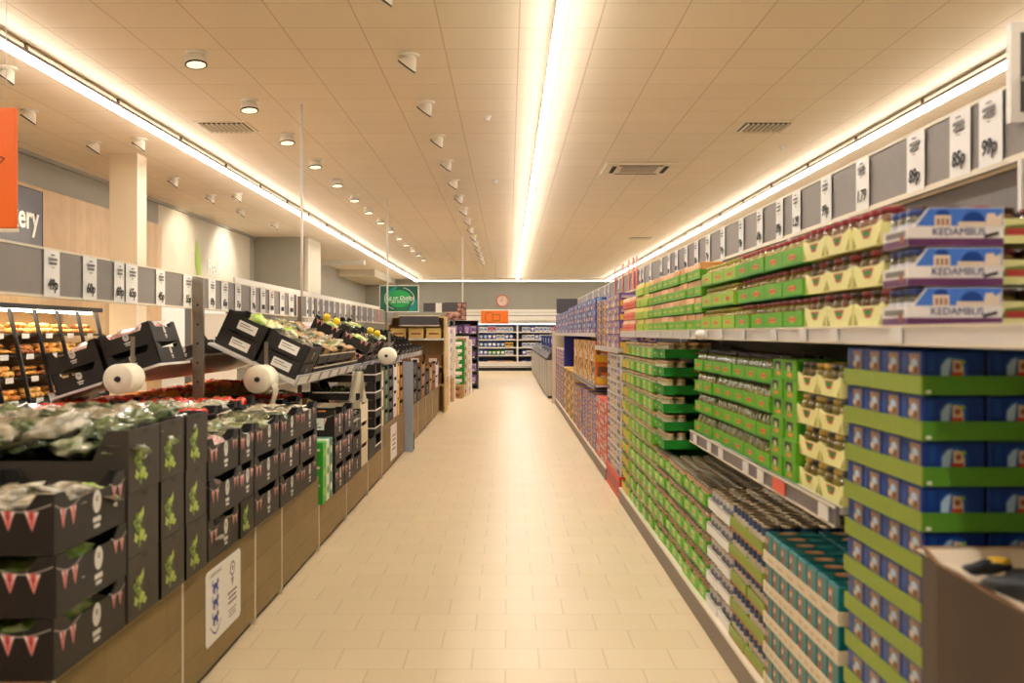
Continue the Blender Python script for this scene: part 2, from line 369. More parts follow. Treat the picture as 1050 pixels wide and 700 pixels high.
# smoke detectors, vents
K_DET = Kind('smoke_detector', [[('base', MB().lathe([(.05, -.012), (.05, 0)], 14, WHITE).mesh('base')), ('sensor_dome', MB().lathe([(.012, -.05), (.03, -.042), (.038, -.012)], 14, WHITE).mesh('sensor_dome'))]], 'smoke detector', 'round white detectors on the ceiling')
for x, y, l in ((-.23, 11.2, 'round white smoke detector near the middle strip light, nearest one'), (-.21, 15.9, 'round white smoke detector near the middle strip light, farther one'), (3.4, 13.0, 'round white smoke detector right of the slatted square vent')):
    K_DET.add((x, y, H - .001), l)
def slot_vent(x, y, flip, label):
    r = empty('ceiling_vent', (x, y, H)); tag(r, label, 'ceiling vent')
    b = MB(); b.box(-.29, .29, -.29, .29, -.012, -.001, CREAM)
    b.build('frame', r)
    MB().box(-.25, .25, -.25, .25, -.0135, -.0122, mat('vent_dark', (50, 42, 34), .9)).build('opening', r)
    sl = MB()
    for k in range(9):
        T = Matrix.Translation((-.22 + k * .055, 0, -.024)) @ Matrix.Rotation(R(45 * flip), 4, 'Y'); sl.box(-.014, .014, -.25, .25, -.0015, .0015, CREAM, T)
    sl.build('louvre', r)
slot_vent(2.86, 11.75, 1, 'square slatted air vent in the ceiling left of the right strip light')
slot_vent(-3.16, 11.75, -1, 'square slatted air vent in the ceiling right of the left strip light')
slot_vent(3.2, 25.5, 1, 'small distant square air vent in the ceiling at right')
r = empty('ceiling_cassette', (1.82, 14.7, H)); tag(r, 'cream four-way air conditioning cassette in the ceiling right of the middle strip', 'air conditioner')
b = MB(); b.cbox(-.5, .5, -.5, .5, -.03, -.002, .01, CREAM); b.build('fascia', r)
b = MB(); dk = mat('vent_dark', (50, 42, 34), .9)
b.box(-.24, .24, -.24, .24, -.0345, -.031, dk)
for k in range(8): b.box(-.24, .24, -.235 + k * .06, -.215 + k * .06, -.04, -.035, HOUS)
b.build('intake_grille', r)
for sx, sy in ((1, 0), (-1, 0), (0, 1), (0, -1)):
    b = MB(); w, d = (.03, .3) if sx else (.3, .03); b.box(sx * .36 - w, sx * .36 + w, sy * .36 - d, sy * .36 + d, -.034, -.031, dk); b.build('air_outlet', r)

# ------------------------------------------------------------------ RIGHT GONDOLA
XF = .98
r = empty('gondola_shelving', (0, 0, 0)); tag(r, 'long grey metal gondola shelving along the right side of the aisle', 'shelving')
b = MB(); b.box(1.562, 1.60, 1.0, 21.98, 0, 1.98, GREYP); b.build('back_panel', r)
b = MB(); b.box(XF + .01, 1.56, 2.475, 9.15, .02, .125, KICK); b.box(XF + .01, 1.56, 10.45, 21.9, .02, .125, KICK)
b.build('base_deck', r)
for a, c in ((2.475, 9.15), (10.45, 21.9)):
    b = MB(); b.box(.965, .985, a, c, .004, .112, KICK); b.box(.962, .99, a, c, .113, .128, CREAM); b.build('kick_plate', r)
def shelf(y0, y1, zt, strip_h, rail, name='shelf', xf=XF):
    b = MB(); b.box(xf, 1.56, y0, y1, zt - .022, zt, SHELFM); b.build(name, r)
    q = MB(); q.box(xf - .014, xf - .001, y0, y1, zt - strip_h, zt + .002, rail); q.box(xf - .018, xf - .0141, y0, y1, zt - .004, zt + .002, CREAM); q.box(xf - .018, xf - .0141, y0, y1, zt - strip_h, zt - strip_h + .005, CREAM)
    q.build('price_rail', r)
    y = y0 + .35
    while y < min(y1, 9.2) - .2:
        t = empty('shelf_bracket', (0, 0, 0)); t.parent = r; bpy.data.objects.remove(t)
        y += 2
shelf(1.2, 9.08, 1.488, .048, SHELFM)
shelf(3.10, 5.58, .955, .06, RAILG)
shelf(9.3, 11.75, 1.335, .045, SHELFM)
shelf(11.8, 17.2, 1.475, .045, SHELFM); shelf(17.25, 21.9, 1.475, .045, SHELFM)
shelf(11.8, 15.8, .885, .05, RAILG)
for y in (2.49, 3.078, 5.62, 7.4, 9.17, 11.77, 14.5, 17.22, 21.95):
    MB().box(1.50, 1.561, y - .012, y + .012, .128, 1.98, SHELFM).build('upright', r)
b = MB()
for y in (3.12, 4.35, 5.55): b.prism([(0, -.024), (-.5, -.024), (-.5, -.14), (-.42, -.14)], (lambda yy: (lambda a, bb, n: Vector((1.05 - a, yy - n, 1.466 + .0 + bb + .0))))(y), .004, SHELFM)
b.build('shelf_bracket', r)
# shelf tickets
K_TICK = Kind('shelf_ticket', [[('t', MB().box(-.0025, 0, -.04, .04, -.0185, .0185, TICK).mesh('ticket'))], [('t', MB().box(-.0025, 0, -.05, .05, -.0225, .0225, TICK).mesh('ticket'))], [('t', MB().box(-.0025, 0, -.085, .085, -.0225, .0225, CORAL).mesh('ticket'))]], 'price ticket', 'shelf edge price tickets')
n = 0
for y in (2.6, 3.1, 3.42, 3.8, 4.3, 4.75, 5.1, 5.6, 6.2, 6.7, 7.3, 8.0, 8.5):
    n += 1; K_TICK.add((XF - .0185, y, 1.465), 'white price ticket on the upper right shelf edge, %s from the near end' % nth(n), var=0)
for n, y in enumerate((3.2, 4.0, 4.25, 4.75, 5.02, 5.4)):
    K_TICK.add((XF - .0185, y, .926), 'white price ticket on the middle right shelf edge, %s from the near end' % nth(n + 1), var=1)
K_TICK.add((XF - .0185, 3.73, .926), 'red price ticket on the dark middle shelf rail below the bottle cartons', var=2)
# wobbler on shelf edge, oval
o = MB().lathe([(.001, 0), (.05, 0), (.05, .002), (.001, .002)], 20, TICK, axis='x', cap=False).build('shelf_wobbler', None, (XF - .021, 5.25, 1.462)); o.scale = (1, 3.0, .5)
tag(o, 'oval clear-white shelf talker on the upper right shelf edge below green cartons', 'shelf talker')

# ---- price band above right shelf
r = empty('price_header', (1.55, 0, 0)); tag(r, 'grey header rail with cream edges above the right shelving', 'price header rail')
MB().box(-.010, .014, 1.4, 24.0, 2.012, 2.223, PANL).build('panel', r)
MB().box(-.014, .014, 1.4, 24.0, 2.2235, 2.235, CREAM).build('top_rail', r)
b = MB(); b.box(-.014, .014, 1.4, 24.0, 2.0, 2.0115, CREAM); b.box(-.03, .0, 1.4, 24.0, 1.985, 1.999, CREAM); b.build('bottom_rail', r)
for y in (2.0, 5.62, 9.17, 14.5, 20.0): MB().box(.052, .075, y - .015, y + .015, 1.7, 2.23, STEEL).build('support', r)

def card(x, y0, y1, zt, zb, face, price, label, m_=PAPER, group='price cards on the right header rail', detail=True):
    s_ = -1 if face == 'mx' else 1
    yc = (y0 + y1) / 2; w = abs(y1 - y0); h = zt - zb
    r = empty('price_card', (x, yc, zb)); tag(r, label, 'price card', group)
    FF = F_mx(0, w / 2, 0) if s_ < 0 else F_x(0, -w / 2, 0)
    b = MB(); b.prism([(0, 0), (w, 0), (w, h), (0, h)], lambda a, c, n: FF(a, c, n + .001 + .004 * math.sin(a / w * 3.1)), .0015, m_); r = b.build('card', r)
    ln = MB()
    for k, (ww, tt) in enumerate(((.25, .006), (.55, .012), (.5, .012), (.18, .004))): ln.rect(w * (.5 - ww / 2), w * (.5 + ww / 2), h * (.9 - k * .09) - tt / 2, h * (.9 - k * .09) + tt / 2, FF, LINE if m_ is PAPER else PAPER, .0062)
    ln.build('printed_line', r)
    if detail and price: text(price, .07, (s_ * .0062, 0, h * .26), face, INK, r, 'printed_price', bold=.0012, shear=.12)
    elif not detail:
        q = MB(); q.rect(w * .2, w * .8, h * .18, h * .36, FF, INK if m_ is PAPER else m_, .0062); q.build('printed_price', r)
X15 = 1.531
def yr(u): return X15 * 1075 / (u - 521.5)
rc = [((1004, 1028), '99p'), ((974, 995), '85p'), ((930, 948), '89p'), ((878, 891), '1.79'), ((842, 852.5), '99p'), ((812.5, 820.7), '1.29'), ((796, 802.7), '89p'), ((776, 782), '69p'), ((757.6, 762.4), '59p'), ((738.9, 743.2), '99p'), ((723.8, 728), '79p'), ((712, 716), '89p'), ((702, 705), '89p')]
for i, ((a, c), p) in enumerate(rc):
    card(X15, yr(c), yr(a), 2.225, 2.004, 'mx', p, ('white hanging price card reading %s, ' % p) + nth(i + 1) + ' from the near end of the right rail')
for i, u in enumerate((693.6, 686, 678, 667, 659.5, 656.5, 634.7, 624, 620, 614, 608, 602)):
    y = yr(u); card(X15, y - .08, y + .08, 2.225, 2.004, 'mx', None, 'small distant white price card, ' + nth(i + 1) + ' after the readable ones on the right rail', detail=False)
for i, u in enumerate((652.7, 649.5, 644.7, 638.7, 630.7)):
    y = yr(u); card(X15, y - .09, y + .09, 2.40, 2.004, 'mx', None, 'tall red promotion card standing on the right rail, ' + nth(i + 1) + ' from the near end', CORAL, 'red promotion cards on the right rail', detail=False)
# framed end header near the camera
r = empty('framed_sign', (1.5, 3.13, 2.10)); tag(r, 'dark grey header panel in white frame at the upper right edge of the photo', 'sign')
b = MB(); b.box(0, .6, 0, .03, 0, .03, WHITE); b.box(0, .6, 0, .03, .27, .30, WHITE); b.box(0, .028, 0, .03, .03, .27, WHITE); b.box(.572, .6, 0, .03, .03, .27, WHITE); b.build('frame', r)
MB().box(.028, .572, .008, .022, .03, .27, mat('header_panel', (70, 68, 70), .4)).build('panel', r)
MB().box(.28, .31, .031, .05, -.4, .28, STEEL).build('support', r)

# ------------------------------------------------------------------ cartons and goods
def lip(mb, F, w, h, mt, t=.004, mid=None):
    if mid is None: poly = [(0, 0), (w, 0), (w, h), (0, h)]
    else: poly = [(0, 0), (w, 0), (w, h), (w * .96, h), (w * .8, mid), (w * .2, mid), (w * .04, h), (0, h)]
    mb.prism(poly, F, t, mt)
def tray_mesh(L, D, hf, hs, hb, mt, inner=None, print_fn=None, mid=None, side_print=None):
    """origin base centre of the front edge; front looks -X; L along Y, D along +X"""
    b = MB(); inner = inner or mt
    b.box(.001, D - .001, -L / 2 + .001, L / 2 - .001, 0, .003, inner)
    lip(b, F_mx(0, L / 2), L, hf, mt, mid=mid); 
    b.box(D - .004, D, -L / 2, L / 2, .0, hb, inner)
    b.box(.004, D - .004, -L / 2, -L / 2 + .004, .0, hs, mt); b.box(.004, D - .004, L / 2 - .004, L / 2, .0, hs, mt)
    if print_fn: print_fn(b, F_mx(0, L / 2), L, hf)
    if side_print: side_print(b, F_my(-L / 2, 0, 0), D, hs)
    return b.mesh('carton')

G1 = mat('carton_green', (98, 174, 14), .5, noise=.06); G2 = mat('carton_green_dark', (14, 134, 28), .5); G3 = mat('carton_lime', (152, 192, 26), .5)
OLIVE = mat('tray_olive_green', (136, 156, 50), .55, noise=.05); YEL = mat('carton_pale_yellow', (236, 232, 158), .5); LBLR = mat('label_brick_red', (186, 62, 52), .5); LBLO = mat('label_orange', (230, 140, 60), .5)
PEACH = mat('carton_peach', (235, 182, 138), .55); SALM = mat('carton_salmon', (226, 112, 84), .5)
def pr_yellow(b, F, w, h):
    for c in (.5,):
        b.patch([(w * .3, h * .78), (w * .4, h * .4), (w * .5, h * .28), (w * .6, h * .4), (w * .7, h * .78)], F, LBLR)
        b.disc(w * .5, h * .60, w * .12, h * .13, F, G2, .0014); b.rect(w * .42, w * .58, h * .28, h * .36, F, YEL, .0014)
        b.patch([(w * .02, h * .05), (w * .16, h * .05), (w * .02, h * .6)], F, mat('label_olive', (170, 160, 70), .6)); b.patch([(w * .98, h * .05), (w * .84, h * .05), (w * .98, h * .6)], F, mat('label_olive', (170, 160, 70), .6))
def pr_green(b, F, w, h):
    b.disc(w * .5, h * .5, w * .16, h * .2, F, LBLO); b.rect(w * .3, w * .7, h * .45, h * .56, F, RED, .0014); b.rect(0, w, 0, h * .1, F, G2, .001); b.rect(w * .0, w * .035, 0, h * .98, F, G2, .001)
def pr_green2(b, F, w, h):
    b.rect(w * .2, w * .8, h * .35, h * .6, F, G3); b.disc(w * .5, h * .5, w * .1, h * .16, F, LBLO, .0014)
def pr_kids(b, F, w, h): pass
SAND = mat('print_sand', (214, 190, 160), .6); SKYB = mat('print_sky', (96, 146, 205), .5); PALEB = mat('print_pale_blue', (170, 200, 225), .5); BROWN = mat('print_brown', (150, 84, 54), .6); BLUE = mat('pack_blue', (4, 50, 132), .38); NAVY = mat('pack_navy', (28, 40, 110), .45)

# jar / can / bottle prototypes
GLASSY = {}
def jar(lidc, bodyc, r=.034, h=.088, lab=None, nm='jar'):
    b = MB(); bm_ = mat('jar_contents_%d_%d_%d' % bodyc, bodyc, .18, coat=.6, noise=.25, nscale=60)
    lab_ = lab or bm_
    b.lathe([(r * .85, .0), (r, .006), (r, .012), (r, h * .62), (r, h * .7), (r * .8, h * .84)], 12, bm_, mts=[bm_, bm_, lab_, bm_, bm_])
    l = MB(); lm = mat('jar_lid_%d_%d_%d' % lidc, lidc, .35, coat=.3)
    l.lathe([(r * .86, h * .835), (r * .9, h * .85), (r * .9, h * .985), (r * .82, h)], 12, lm)
    return [('jar_body', b.mesh('jar_body')), ('lid', l.mesh('lid'))]
def can(labc, r=.036, h=.1, lab2=None, lidc=(176, 160, 130)):
    lm = mat('can_metal_%d' % lidc[0], lidc, .3, .85); pm = mat('can_label_%d_%d_%d' % labc, labc, .4, noise=.2, nscale=50); p2 = lab2 or pm
    b = MB(); b.lathe([(r * .94, 0), (r, .004), (r, .01), (r, h * .3), (r, h * .62), (r, h - .01), (r, h - .004), (r * .93, h)], 12, pm, mts=[lm, lm, pm, p2, pm, lm, lm], cap=False)
    n0 = len(b.v)
    b.lathe([(r * .93, h), (r * .9, h - .003), (r * .7, h - .0032), (r * .69, h - .002), (r * .001, h - .002)], 12, lm, cap=False)
    return [('can', b.mesh('can'))]
def bottle(capc, bodyc, r=.024, h=.1):
    b = MB(); bm_ = mat('bottle_%d_%d_%d' % bodyc, bodyc, .15, coat=.7); cm = mat('cap_%d_%d_%d' % capc, capc, .4)
    b.lathe([(r * .9, 0), (r, .005), (r, h * .6), (r * .5, h * .76), (r * .42, h * .86)], 10, bm_)
    l = MB(); l.lathe([(r * .52, h * .85), (r * .56, h * .86), (r * .56, h * .99), (r * .5, h)], 10, cm)
    return [('bottle_body', b.mesh('bottle_body')), ('cap', l.mesh('cap'))]
TANP = mat('print_tan', (176, 140, 96), .6)
def boxpack(w, d, h, mt, kind):
    """w along Y, d along X, front looks -X, end looks -Y"""
    b = MB(); b.cbox(0, d, -w / 2, w / 2, 0, h, .004, mt)
    F = F_mx(0, w / 2); E = F_my(-w / 2, 0, 0)
    if kind == 'blue':
        PB = mat('print_deep_blue', (10, 70, 150), .4)
        b.rect(w * .42, w * .9, h * .42, h * .93, F, mat('print_tan_dim', (150, 122, 104), .6)); b.disc(w * .66, h * .68, w * .15, h * .14, F, PALEB, .0014, 9); b.disc(w * .72, h * .55, w * .1, h * .1, F, KRAFTD, .0018, 7); b.rect(w * .44, w * .56, h * .78, h * .9, F, TANP, .0018); b.rect(w * .05, w * .3, h * .4, h * .8, F, PB); b.rect(w * .42, w * .6, h * .5, h * .64, F, SAND, .002)
        arch = [(d * .27, h * .4), (d * .27, h * .62)] + [(d * .5 - d * .23 * math.cos(a), h * .62 + h * .28 * math.sin(a)) for a in (.4, .8, 1.2, 1.57, 1.94, 2.34, 2.74)] + [(d * .73, h * .62), (d * .73, h * .4)]
        b.patch(arch, E, mat('print_deep_blue2', (8, 84, 170), .4)); b.patch([(d * .3, h * .4), (d * .3, h * .64), (d * .38, h * .8), (d * .46, h * .84), (d * .42, h * .4)], E, PALEB, .0014); b.patch([(d * .48, h * .4), (d * .48, h * .8), (d * .6, h * .78), (d * .66, h * .6), (d * .66, h * .4)], E, SAND, .0016)
        b.disc(d * .56, h * .64, d * .05, h * .08, E, BROWN, .002, 8); b.rect(d * .46, d * .64, h * .4, h * .5, E, RED, .0022); b.disc(d * .64, h * .74, d * .04, h * .05, E, G3, .0022, 8)
        b.rect(d * .1, d * .2, h * .5, h * .9, E, PB)
        T_ = lambda a, c, n: Vector((a, c, h + n)); b.rect(d * .2, d * .8, -w * .3, w * .3, T_, PB)
    if kind == 'teal':
        b.rect(w * .12, w * .5, h * .3, h * .86, F, mat('print_tan_dim', (150, 122, 104), .6)); b.disc(w * .3, h * .7, w * .12, h * .1, F, SAND, .0014, 8); b.rect(w * .2, w * .42, h * .42, h * .6, F, BROWN, .0016); b.rect(w * .3, w * .46, h * .72, h * .8, F, ORANGE, .0018)
        T_ = lambda a, c, n: Vector((a, c, h + n)); b.disc(d * .4, 0, d * .18, w * .28, T_, LBLO); b.disc(d * .42, 0, d * .1, w * .18, T_, SAND, .0014)
        b.rect(d * .62, d * .9, -w * .34, -w * .02, T_, mat('teal_light', (60, 170, 170), .4))
        b.disc(d * .35, h * .5, d * .13, h * .3, E, SAND); b.rect(d * .28, d * .4, h * .25, h * .5, E, BROWN, .0014)
    return [('pack', b.mesh('pack'))]

kinds = {}
def K(key, name, parts_fn, cat, group):
    if key not in kinds: kinds[key] = Kind(name, parts_fn(), cat, group)
    return kinds[key]

def block(where, cdesc, cname, y0, y1, z0, layers, pitch, L, D, tray, item, idesc, m_, rows, toprows, xf=XF, step=None, ystart=0, zoff=.0035, jit=.012, istep_x=None, brick=False, rows_near=None):
    """tray(L,D) -> mesh ; item = Kind ; m_ items along one carton"""
    n = max(1, round((y1 - y0) / L)); Lr = (y1 - y0) / n
    me = tray(Lr - .006, D)
    ck = Kind(cname, [[('c', me)]], 'carton', cdesc + ' ' + where)
    for k in range(layers):
        cnt = 0
        for i in range(n):
            yc = y0 + (i + .5) * Lr; dx = rnd(0, jit)
            z = z0 + k * pitch
            ck.add((xf + dx, yc, z), '%s, %s along from the near end, %s layer %s' % (cdesc, nth(i + 1), layer_word(k, layers), where), rot=(0, 0, rnd(-.014, .014)))
            if item is None: continue
            st = (Lr - .014) / m_; sx = istep_x or st
            for j in range(m_):
                cnt += 1
                for q in range(toprows if k == layers - 1 else rows):
                    lab = '%s, %s along, %s, %s layer %s' % (idesc, nth(cnt), ('front row' if q == 0 else nth(q + 1) + ' row'), layer_word(k, layers), where)
                    item.add((xf + dx + .006 + (q + .5) * sx if istep_x is None else xf + dx + .006 + q * sx, yc - Lr / 2 + .007 + (j + .5) * st, z + zoff), lab)
    return ck

# -- blue packs in olive trays (tall end stack)
def t_olive(L, D):
    b = MB(); b.box(.001, D - .001, -L / 2 + .001, L / 2 - .001, 0, .003, KRAFT)
    lip(b, F_mx(0, L / 2), L, .046, OLIVE); b.box(D - .004, D, -L / 2, L / 2, 0, .046, OLIVE)
    b.box(.004, D - .004, -L / 2, -L / 2 + .004, 0, .046, mat('tray_leaf_green', (84, 146, 36), .5, noise=.05)); b.box(.004, D - .004, L / 2 - .004, L / 2, 0, .046, OLIVE)
    b.rect(.012, .024, .004, .012, F_my(-L / 2), WHITE)
    return b.mesh('tray')
kb = Kind('multipack_box', [boxpack(.136, .15, .102, BLUE, 'blue')], 'box', 'blue multipack boxes in the green trays of the tall stack')
ktr = Kind('display_tray', [[('t', t_olive(.575, .484))]], 'tray', 'olive green trays of the tall blue stack')
for k in range(12):
    z = .129 + k * .1085; dx = rnd(0, .006)
    ktr.add((XF + dx, 2.49 + .29, z), 'olive green cardboard tray of blue multipacks, %s layer of the tall near stack' % layer_word(k, 12))
    for j in range(4):
        for q in range(3):
            if j > 0 and q > 0 and k < 11: continue
            kb.add((XF + dx + .007 + q * .157, 2.49 + .012 + (j + .5) * .1385, z + .0035), 'blue multipack box, %s from the near end, %s column, %s layer of the tall near stack' % (nth(j + 1), ('front', 'middle', 'back')[q], layer_word(k, 12)))

# -- teal packs in cream trays
def pr_cream(b, F, w, h):
    for k in range(6): b.rect(w * (.08 + k * .15), w * (.17 + k * .15), h * .35, h * .62, F, mat('faint_print', (196, 178, 146), .6))
kt = Kind('food_carton', [boxpack(.105, .19, .108, mat('pack_teal', (0, 112, 116), .36), 'teal')], 'box', 'teal pet food cartons on the bottom right shelf')
for k in range(5):
    segs = [(3.12, 4.04)] if k in (4, ) else [(3.12, 3.58), (3.58, 4.04)] 
    for i, (a, c) in enumerate(segs):
        o = bpy.data.objects.new('display_tray', tray_mesh(c - a - .004, .42, .042, .042, .042, CREAMC, print_fn=pr_cream)); C.objects.link(o); o.location = (XF, (a + c) / 2, .129 + k * .117)
        tag(o, 'cream cardboard tray of teal cartons, %s layer, %s' % (layer_word(k, 5), ('full length', ) [0] if len(segs) == 1 else ('near half', 'far half')[i]), 'tray', 'cream trays of teal cartons')
    for j in range(8):
        for q in range(2):
            if q and k < 4 and j: continue
            kt.add((XF + .007 + q * .2, 3.135 + (j + .5) * .1125, .1325 + k * .117), 'teal pet food carton, %s from the near end, %s row, %s layer' % (nth(j + 1), ('front', 'back')[q], layer_word(k, 5)))

# -- tins in green and white trays
GOLDT = mat('tin_gold_band', (196, 150, 90), .4)
kc1 = Kind('food_tin', [can((52, 70, 110), lab2=mat('tin_label_pale', (216, 200, 180), .4), r=.0355, h=.108)], 'tin', 'blue and cream food tins in olive trays on the bottom right shelf')
def pr_plain(b, F, w, h): b.rect(0, w, 0, .006, F, LBLR)
block('of the low stack beside the teal cartons', 'olive cardboard tray of tins', 'display_tray', 4.06, 4.68, .129, 5, .12, .31, .38, lambda L, D: tray_mesh(L, D, .05, .05, .05, OLIVE, print_fn=pr_plain), kc1, 'blue and cream food tin', 4, 1, 5)
kc2 = Kind('food_tin', [can((206, 200, 196), lab2=mat('tin_label_grey', (150, 150, 158), .4, noise=.4, nscale=80), r=.035, h=.096)], 'tin', 'white and grey food tins in white trays on the bottom right shelf')
block('of the low white stack', 'white cardboard tray of pale tins', 'display_tray', 4.69, 5.22, .129, 5, .119, .265, .38, lambda L, D: tray_mesh(L, D, .05, .05, .05, PAPER, print_fn=lambda b, F, w, h: b.rect(0, w, h * .9, h, F, LINE)), kc2, 'white and grey food tin', 3, 1, 5)
kj1 = Kind('preserve_jar', [jar((126, 116, 92), (206, 150, 110), r=.031, h=.092, lab=mat('jar_label_pale', (226, 200, 160), .5))], 'jar', 'gold-lidded jars in the low green cartons on the bottom right shelf')
def t_lowgreen(L, D): return tray_mesh(L, D, .062, .062, .062, G1, print_fn=lambda b, F, w, h: (b.rect(w * .28, w * .72, h * .2, h * .9, F, mat('carton_pale_green', (176, 204, 130), .5)), b.rect(w * .36, w * .64, h * .45, h * .6, F, LBLO, .0014)), inner=G2)
block('of the low green stack', 'green carton of gold-lidded jars', 'display_carton', 5.23, 6.62, .129, 5, .119, .232, .38, t_lowgreen, kj1, 'gold-lidded jar', 3, 1, 5)

# -- mid shelf: yellow jars, narrow green, bottle cartons
ky2 = Kind('vegetable_jar', [jar((40, 32, 34), (120, 104, 50), r=.037, h=.094), jar((196, 164, 70), (150, 134, 60), r=.037, h=.094)], 'jar', 'jars in the yellow cartons on the middle right shelf')
class Alt:      # alternate variants
    def __init__(s, k, n): s.k = k; s.n = n; s.c = 0
    def add(s, loc, label, **kw): s.c += 1; s.k.add(loc, label, var=(s.c // 2) % s.n, **kw)
def t_yellow(L, D): return tray_mesh(L, D, .062, .058, .07, YEL, mid=.052, print_fn=pr_yellow)
block('of yellow cartons on the middle shelf', 'pale yellow carton of dark-lidded jars', 'display_carton', 3.09, 3.57, .956, 4, .107, .24, .3, t_yellow, Alt(ky2, 2), 'jar with dark or gold lid', 3, 2, 3)
kbt = Kind('sauce_bottle', [bottle((36, 26, 24), (104, 118, 40), r=.021, h=.103), bottle((60, 30, 26), (150, 140, 50), r=.021, h=.103)], 'bottle', 'dark-capped bottles in the green cartons on the middle right shelf')
def t_win(L, D):
    b = MB(); b.box(0, D, -L / 2, L / 2, 0, .068, G1); F = F_mx(0, L / 2)
    b.rect(L * .18, L * .7, .034, .062, F, INK); b.disc(L * .45, .04, L * .14, .012, F, mat('window_pale', (190, 190, 150), .4), .0014); b.disc(L * .5, .018, L * .2, .008, F, LBLO); b.rect(0, L * .06, 0, .068, F, G2)
    b.rect(.01, D - .01, .03, .062, F_my(-L / 2), G2)
    return b.mesh('carton')
block('of the narrow column on the middle shelf', 'green window carton', 'display_carton', 3.585, 3.93, .956, 6, .07, .172, .3, t_win, None, '', 1, 1, 1)
def t_green(L, D): return tray_mesh(L, D, .057, .05, .055, G1, print_fn=pr_green, inner=G2)
block('of green cartons on the middle shelf', 'bright green carton of dark-capped bottles', 'display_carton', 3.945, 5.54, .956, 4, .107, .228, .3, t_green, Alt(kbt, 2), 'dark-capped sauce bottle', 4, 2, 4)

# -- full height green stacks
kj2 = Kind('pickle_jar', [jar((214, 178, 128), (200, 190, 140), r=.032, h=.096, lab=mat('jar_label_cream', (232, 214, 180), .5))], 'jar', 'pale-lidded jars in the full-height green stack')
def t_trayg(L, D): return tray_mesh(L, D, .058, .058, .058, G2, print_fn=lambda b, F, w, h: b.rect(w * .1, w * .5, h * .35, h * .6, F, G3), side_print=lambda b, F, w, h: (b.rect(w * .5, w * .82, h * .5, h * .66, F, ORANGE), b.rect(w * .55, w * .78, h * .55, h * .6, F, YEL, .0014)))
block('of the stacked green trays on the low goods', 'dark green tray of pale jars', 'display_tray', 6.64, 7.12, .735, 6, .115, .24, .38, t_trayg, kj2, 'pale-lidded jar', 3, 2, 4)
block('under the stacked green trays', 'green carton of pale jars', 'display_carton', 6.64, 7.12, .129, 5, .119, .24, .38, t_lowgreen, kj1, 'gold-lidded jar', 3, 1, 1)
def t_tallg(mt, band):
    def f(L, D):
        return tray_mesh(L, D, .066, .066, .066, mt, print_fn=lambda b, F, w, h: (b.rect(w * .32, w * .68, 0, h * .98, F, band), b.rect(w * .38, w * .62, h * .4, h * .6, F, LBLO, .0014)), inner=G2)
    return f
kj3 = Kind('honey_jar', [jar((222, 196, 140), (190, 180, 120), r=.034, h=.096, lab=mat('jar_label_cream', (232, 214, 180), .5)), jar((206, 160, 70), (190, 180, 120), r=.034, h=.096)], 'jar', 'jars in the tall lime green stack')
block('of the tall green stack', 'green carton with pale side bands', 'display_carton', 7.14, 8.5, .129, 11, .117, .34, .38, t_tallg(G1, mat('carton_pale_green', (176, 204, 130), .5)), Alt(kj3, 2), 'pale-lidded jar', 4, 1, 1)
block('of the tall lime stack at its far end', 'lime yellow-green carton', 'display_carton', 8.52, 9.12, .129, 11, .117, .3, .38, t_tallg(G3, LBLO), kj3, 'gold-lidded jar', 3, 1, 1)

# -- upper shelf
def kedamb(L, D, h):
    """long printed side looks -Y (towards the camera); jars show on the aisle end"""
    b = MB(); PU = mat('print_purple', (96, 44, 92), .5); W2 = mat('print_offwhite', (232, 226, 220), .5); SKD = mat('print_blue_sky', (66, 118, 206), .45); STN = mat('print_stone', (226, 206, 180), .55); DOME = mat('print_blue_dome', (6, 60, 140), .4)
    E = F_my(-L / 2)
    b.prism([(.0, 0), (D, 0), (D, h), (.05, h), (.012, h * .5), (0, h * .5)], F_my(-L / 2), .004, W2)
    b.prism([(.0, 0), (D, 0), (D, h), (.05, h), (.012, h * .5), (0, h * .5)], F_my(L / 2 - 0 + .0), .004, W2)
    b.box(0, .004, -L / 2 + .004, L / 2 - .004, 0, h * .48, W2); b.box(D - .004, D, -L / 2 + .004, L / 2 - .004, 0, h, SKD); b.box(.004, D - .004, -L / 2 + .004, L / 2 - .004, 0, .003, W2)
    b.box(.07, D - .004, -L / 2 + .004, L / 2 - .004, h - .003, h, SKD)
    b.patch([(.052, h * .985), (D - .002, h * .985), (D - .002, h * .52), (.02, h * .52)], E, SKD)
    b.rect(0, D, 0, h * .2, E, PU); b.rect(0, L, 0, h * .2, F_mx(0, L / 2), PU)
    n = 12
    b.patch([(D * .36 + .018 * math.cos(math.pi * i / n), h * .8 + .014 * math.sin(math.pi * i / n)) for i in range(n + 1)], E, DOME, .0014)
    b.rect(D * .36 - .02, D * .36 + .02, h * .52, h * .8, E, STN, .0014)
    for k in range(3): b.rect(D * .36 - .014 + k * .011, D * .36 - .008 + k * .011, h * .54, h * .72, E, BROWN, .002)
    b.patch([(D * .68 + .028 * math.cos(math.pi * i / n), h * .62 + .026 * math.sin(math.pi * i / n)) for i in range(n + 1)], E, DOME, .0014)
    b.rect(D * .52, D * .8, h * .52, h * .63, E, STN, .0018); b.patch([(D * .8, h * .52), (D * .98, h * .52), (D * .98, h * .86), (D * .92, h * .76), (D * .9, h * .86), (D * .82, h * .84)], E, STN, .0018)
    b.patch([(D * .8, h * .2), (D * .95, h * .3), (D * .94, h * .38), (D * .79, h * .28)], E, INK, .0018)
    b.rect(L * .1, L * .9, h * .26, h * .42, F_mx(0, L / 2), LINE); b.rect(L * .7, L * .85, h * .1, h * .3, F_mx(0, L / 2), BROWN, .0014)
    return b.mesh('carton')
me_ked = kedamb(.165, .236, .094)
